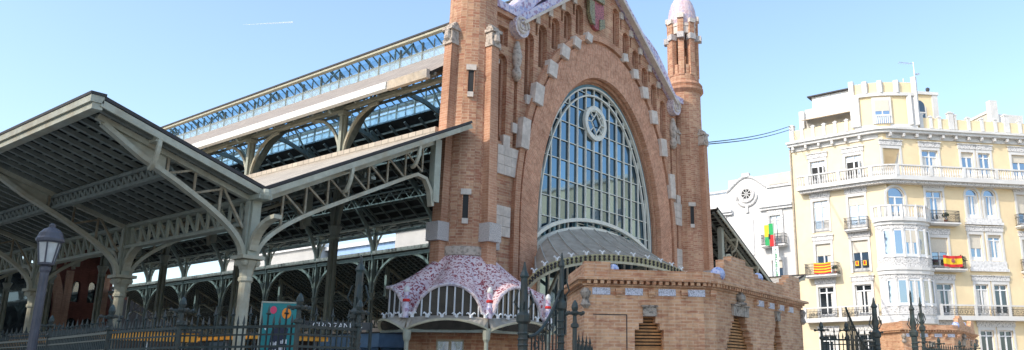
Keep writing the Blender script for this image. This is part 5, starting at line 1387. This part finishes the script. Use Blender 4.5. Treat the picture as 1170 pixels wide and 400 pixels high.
def ann(r1, r2, d, nn=20):
    for k in range(nn):
        a0, a1 = 2*pi*k/nn, 2*pi*(k+1)/nn; m_.slab(FL.P(0, 0, d), FL.U, FL.N, [(33.6+r*cos(a_), 19.1+r*sin(a_)) for r, a_ in ((r2, a0), (r2, a1), (r1, a1), (r1, a0))], (), d+.02)
ann(.5, .85, .16); RS = m_.build('rosette', M['ornam'], WB)
m_ = MB(); m_.slab(FL.P(0, 0, .05), FL.U, FL.N, [(33.6+.5*cos(2*pi*k/16), 19.1+.5*sin(2*pi*k/16)) for k in range(16)], (), .03); m_.build('rosette_opening', M['black'], RS)
m_ = MB()
for k in range(4): a_ = k*pi/4; m_.bar(FL.P(33.6-.5*cos(a_), 19.1-.5*sin(a_), .1), FL.P(33.6+.5*cos(a_), 19.1+.5*sin(a_), .1), .07, .07, (1, 0, 0))
m_.build('rosette_spokes', M['wtrim'], RS)
m_ = MB(); m_.tube([FL.P(33.6+1.1*cos(a_), 18.9+1.0*sin(a_), .06) for a_ in [pi+k*pi/12 for k in range(13)]], .13, 6); FL.box(m_, 33.45, 33.75, 0, .15, 17.2, 18.0); m_.build('swag', M['ornam'], WB)
m_ = MB(); FL.box(m_, 33.0, 34.3, 0, .06, 12.9, 16.5); m_.build('blank_panel', M['trim'], WB)
iron_balcony(FL, WB, 29.5, 32.0, 13.65, .8, 1.0, 'rail_dk'); iron_balcony(FL, WB, 35.5, 38.0, 13.65, .8); iron_balcony(FL, WB, 29.5, 32.0, 9.3, .8); iron_balcony(FL, WB, 32.6, 34.7, 9.3, .7); iron_balcony(FL, WB, 35.5, 38.0, 9.3, .8)
m_ = MB(); m_.box(77, 90, 31, 38.6, 15, 22.4); m_.box(76.5, 90, 28.8, 31, 15, 21.3); m_.build('attic_block', M['grey_wall'], WB)
m_ = MB(); m_.box(76.9, 77.02, 31.6, 33.8, 20.0, 21.2); m_.build('attic_opening', M['black'], WB)
m_ = MB(); m_.add([(71, 28.8, 19), (95, 28.8, 19), (95, 46, 19), (71, 46, 19)], [(0, 1, 2, 3)]); m_.build('roof', M['grey_wall'], WB)

# flags and hanging banner
def flagcloth(f, u0, u1, z0, z1, d, stripes, label, vertical=False, nm='hanging_flag', cat='flag', group=None):
    T_ = thing(nm, f.P((u0+u1)/2, z0, d), label, cat, group)
    n = 8
    z = z0
    tot = sum(s_[1] for s_ in stripes)
    for mt, wt in stripes:
        z2 = z+(z1-z0)*wt/tot; vs = []
        for k in range(n+1):
            u = u0+(u1-u0)*k/n; dd = d+.05*sin(k*1.7)+.02*sin(k*.9+1); sag = -.06*sin(pi*k/n)
            vs += [f.P(u, z+sag, dd), f.P(u, z2+sag, dd)]
        MB().add(vs, [(2*k, 2*k+2, 2*k+3, 2*k+1) for k in range(n)]).build('stripe', M[mt], T_); z = z2
    return T_
SPF = flagcloth(FC_, 4.25, 6.05, 10.75, 11.75, .92, [('red', 1), ('yel', 2), ('red', 1)], 'red and yellow national flag draped on the chamfer balcony')
m_ = MB(); m_.slab(FC_.P(0, 0, 1.0), FC_.U, FC_.N, [(5.0, 11.1), (5.3, 11.1), (5.32, 11.35), (5.15, 11.45), (4.98, 11.35)], (), .02); m_.build('shield', M['crest_r'], SPF)
flagcloth(FL, 25.1, 26.7, 10.5, 11.5, 1.02, [('red', 1), ('yel', 1), ('red', 1), ('yel', 1), ('red', 1), ('yel', 1), ('red', 1), ('yel', 1)], 'many striped red and yellow flag on the left side balcony')
for u, lb in ((22.3, 'small red and yellow pennant on the window guard, right of the other'), (23.0, 'small red and yellow pennant on the window guard, left of the other')):
    T_ = thing('pennant', FL.P(u, 11.1, .12), lb, 'flag', 'small pennants on one window guard')
    m_ = MB(); FL.box(m_, u-.16, u+.16, .1, .12, 11.05, 11.5); m_.build('cloth', M['yel'], T_)
    m_ = MB(); FL.box(m_, u-.08, u+.08, .121, .13, 11.15, 11.45); m_.build('patch', M['red'], T_)
HB = thing('vertical_banner', FL.P(31.0, 9.5, 1.3), 'long white vertical banner with green letters and a coloured head', 'banner')
fH = mkface((69.8, 0), (0, 1), (-1, 0))
m_ = MB(); fH.box(m_, 30.02, 30.62, -.02, 0, 8.3, 13.35); m_.build('white_cloth', M['frame'], HB)
for (ua, ub, za, zb, mt) in ((30.9, 31.35, 14.35, 15.5, 'yel'), (30.35, 30.9, 14.5, 15.6, 'green'), (30.85, 31.3, 13.5, 14.35, 'green'), (30.3, 30.85, 13.4, 14.5, 'red'), (30.75, 30.95, 14.1, 14.6, 'black')):
    m_ = MB(); fH.box(m_, ua, ub, 0 if mt != 'black' else .012, .01 if mt != 'black' else .02, za, zb); m_.build('coloured_field', M[mt], HB)
z = 13.0; m_ = MB(); k = 0
while z > 8.8:
    fH.box(m_, 30.2, 30.42, .004, .012, z, z+.08); fH.box(m_, 30.34, 30.42, .004, .012, z-.28, z)
    if k % 2: fH.box(m_, 30.2, 30.28, .004, .012, z-.28, z)
    if k % 3: fH.box(m_, 30.2, 30.34, .004, .012, z-.3, z-.22)
    z -= .46; k += 1
m_.build('lettering', M['green'], HB)
MB().tube([FL.P(30.4, 15.6, .1), fH.P(30.4, 15.7, .05), fH.P(30.3, 8.2, .03)], .03, 6).build('pole', M['alu'], HB)
# potted plants on balconies
def plant(f, u, z, d, r, h, label, seed):
    rnd = random.Random(seed); T_ = thing('balcony_plant', f.P(u, z, d), label, 'plant', 'potted plants on the yellow building')
    p = f.P(u, z, d); MB().lathe((p[0], p[1], z), [(.12, 0), (.18, .25), (.2, .27)], 8).build('pot', M['terracotta'], T_)
    m_ = MB()
    for k in range(170):
        a_, b_ = rnd.uniform(0, 2*pi), rnd.uniform(-.4, 1); rr = r*rnd.uniform(.3, 1)
        c_ = V((p[0]+rr*cos(a_)*sqrt(1-b_*b_), p[1]+rr*sin(a_)*sqrt(1-b_*b_), z+.3+h*.5+b_*h*.5*rnd.uniform(.5, 1))); s_ = rnd.uniform(.05, .1)
        d1 = V((rnd.uniform(-1, 1), rnd.uniform(-1, 1), rnd.uniform(-1, 1))).normalized()*s_; d2 = V((rnd.uniform(-1, 1), rnd.uniform(-1, 1), rnd.uniform(-1, 1))).normalized()*s_
        m_.add([c_-d1, c_+d2*.6, c_+d1, c_-d2*.6], [(0, 1, 2, 3)])
    m_.build('foliage', M['leaf'], T_)
plant(FC_, 5.2, 14.75, .5, .35, .7, 'spiky green plant on the upper iron balcony beside the round bay', 1)
plant(FC_, 6.3, 10.6, .5, .5, 1.0, 'bushy plant beside the draped national flag', 2)
plant(FC_, 13.2, 10.6, .5, .6, 1.4, 'large bush on the balcony at the right picture edge', 3)
plant(FL, 24.9, 10.4, .6, .3, .5, 'little plant beside the many striped flag', 4)

# antennas and cables
def mast(u, d, z0, z1, label, arms):
    p = SB.P(u, z0, d); T_ = thing('roof_antenna', p, label, 'antenna')
    MB().tube([p, (p[0], p[1], z1)], .045, 6).build('mast', M['alu'], T_)
    m_ = MB()
    for z, l, sg in arms:
        m_.tube([(p[0], p[1], z), (p[0]-SB.U.x*l*sg, p[1]-SB.U.y*l*sg, z+.1)], .03, 5)
        for k in range(5): c_ = V((p[0], p[1], z))-V(SB.U)*l*sg*(.3+.17*k); m_.bar(c_-V(SB.N)*.25, c_+V(SB.N)*.25, .03, .03)
    m_.build('aerial_arms', M['alu'], T_); return T_
mast(6.9, -1.5, 28.6, 32.4, 'tall thin television aerial on the yellow stair tower', [(32.2, 1.6, 1), (31.1, .5, -1), (30.2, .5, 1)])
mast(5.3, -1.0, 28.6, 30.3, 'short white aerial mast left of the tall one', [(29.3, 1.2, 1)])
T_ = thing('roof_chimney', SB.P(8.0, 28.6, -1.2), 'small dark chimney cowl on the stair tower corner', 'chimney')
p = SB.P(8.0, 28.6, -1.2); MB().lathe((p[0], p[1], 28.6), [(.1, 0), (.1, .3), (.2, .4), (.12, .55), (.2, .7), (.2, .9), (.05, 1.0)], 8).build('cowl', M['rail_dk'], T_)
for k, dz in enumerate((0, .35)):
    a_, b_ = V((38.9, 21.1, 14.6-.1*k)), V((70.9, 28.6, 25.3-dz)); n = 14
    o = MB().tube([a_.lerp(b_, t)-V((0, 0, .25*sin(pi*t))) for t in [i/n for i in range(n+1)]], .035, 5).build('overhead_cable', M['cable'])
    tag(o, ('upper' if k == 0 else 'lower')+' of two cables strung from the right tower to the yellow roof', 'cable', 'cables across the gap')

# ------------------------------------------------------------------ houses beyond and around
def block(name, label, x0, x1, y0, y1, h, faces, mt, floors=3.4, wpitch=2.6, pane='pane_dk', bal=False, roofmat='grey_wall'):
    T_ = thing(name, ((x0+x1)/2, (y0+y1)/2, 0), label, 'apartment building')
    zl_ = 10.5 if name == 'background_block' else 0.0
    m_ = MB(); m_.box(x0, x1, y0, y1, zl_, h); m_.build('wall', M[mt], T_)
    if zl_: MB().box(x0-.02, x1+.02, y0-.02, y1+.02, 0, zl_).build('shade_base', M['shade_base'], T_)  # lower storeys coloured dark to stand in for the gloom below the far canopy
    m_ = MB(); m_.box(x0-.4, x1+.4, y0-.4, y1+.4, h, h+.5); m_.build('cornice', M['wtrim'], T_)
    for fc in faces:
        f, L_ = {'w': (mkface((x0, y0), (0, 1), (-1, 0)), y1-y0), 'e': (mkface((x1, y0), (0, 1), (1, 0)), y1-y0), 'n': (mkface((x0, y1), (1, 0), (0, 1)), x1-x0), 's': (mkface((x0, y0), (1, 0), (0, -1)), x1-x0)}[fc]
        n = int(L_/wpitch); fl = int(h/floors)
        wn = MB(); fr_ = MB(); ind = name == 'background_block'; proto = None
        for j in range(fl):
            for i in range(n):
                u = (i+.5)*L_/n; z = j*floors+.9; 
                if z+2 > h-.3 or (ind and z < 10.5): continue
                if ind:
                    at = V(f.P(u, z))
                    if proto is None:
                        g0 = mkface((0, 0), f.U[:2], f.N[:2]); q_ = MB(); q_.mat(0); g0.box(q_, -.55, .55, .0, .03, 0, 1.9); q_.mat(1)
                        for b6 in ((-.65, -.55, 0, .08, -.1, 2), (.55, .65, 0, .08, -.1, 2), (-.55, .55, 0, .08, 1.9, 2.0), (-.7, .7, 0, .14, -.2, -.1), (-.04, .04, .03, .06, 0, 1.9)): g0.box(q_, *b6)
                        proto = q_.build('window', [M[pane], M['frame']], T_, at=at)
                    else:
                        c_ = proto.copy(); col.objects.link(c_); c_.parent = T_; c_.location = at-WL[T_]
                    continue
                f.box(wn, u-.55, u+.55, .0, .03, z, z+1.9)
                f.box(fr_, u-.65, u-.55, 0, .08, z-.1, z+2); f.box(fr_, u+.55, u+.65, 0, .08, z-.1, z+2); f.box(fr_, u-.55, u+.55, 0, .08, z+1.9, z+2.0); f.box(fr_, u-.7, u+.7, 0, .14, z-.2, z-.1); f.box(fr_, u-.04, u+.04, .03, .06, z, z+1.9)
            if bal and j*floors > 10: f.box(fr_, .3, L_-.3, 0, .5, j*floors+.5, j*floors+.7)
        if wn.f: W_ = wn.build('windows', M[pane], T_); W_['kind'] = 'stuff'
        if fr_.f: Fw = fr_.build('window_frames' if not ind else 'balcony_slabs', M['frame'], T_); Fw['kind'] = 'stuff'
    return T_
block('background_block', 'cream house seen under the nave roof, farthest left in the gap', 70, 82, 128, 175, 17.5, 'w', 'back_white')
block('background_block', 'pale house with many windows seen through the middle of the gap', 68, 80, 100, 127, 19.5, 'w', 'back_white')
block('background_block', 'blue walled house seen under the nave roof', 69, 81, 84, 99.5, 19.0, 'w', 'back_blue')
block('background_block', 'white house with balconies seen near the left tower under the roof', 68, 80, 47, 83.5, 20, 'w', 'back_white', bal=True)
block('background_block', 'dark brick house closing the view past the far end of the canopies', 41.5, 66, 106, 122, 11.5, 'w', 'brick_dark')
block('street_block', 'sunlit cream terrace mirrored in the great window, across the street', 95, 112, -80, -6, 30, 'w', 'yellow_lt', 3.8, 4.2)
block('street_block', 'unseen tall block added left of the market to shade the near pavilion', -40, -22, 12, 27, 42, 'e', 'back_white')  # invented block out of view, placed and sized to keep sun off the pavilion
block('street_block', 'long lower block to the left shading the canopy columns', -40, -22, 27.5, 140, 29.5, 'e', 'grey_wall')
block('street_block', 'corner block behind the viewer on the left side', -60, -6, -50, -28, 26, 'n', 'grey_wall')

# vapour trail high in the sky
VT = MB(); b_, a_ = V((1441, 2736, 1291)), V((1551, 2581, 1301))
VT.tube([a_.lerp(b_, t) for t in (0, .3, .6, 1)], 3.0, 8, .5)
mv = M['vapour']; n_ = mv.node_tree; tr = n_.nodes.new('ShaderNodeBsdfTransparent'); mxs = n_.nodes.new('ShaderNodeMixShader')
fv = ramp(n_, noise(n_, objout(n_), .03, 4, .6), [(.3, (.9, .9, .9)), (.75, (.35, .35, .35))]); n_.links.new(fv, mxs.inputs[0])
n_.links.new(n_.nodes['Principled BSDF'].outputs[0], mxs.inputs[1]); n_.links.new(tr.outputs[0], mxs.inputs[2]); n_.links.new(mxs.outputs[0], n_.nodes['Material Output'].inputs[0])
o = VT.build('vapour_trail', M['vapour']); tag(o, 'thin white vapour trail high in the blue sky', 'vapour trail')
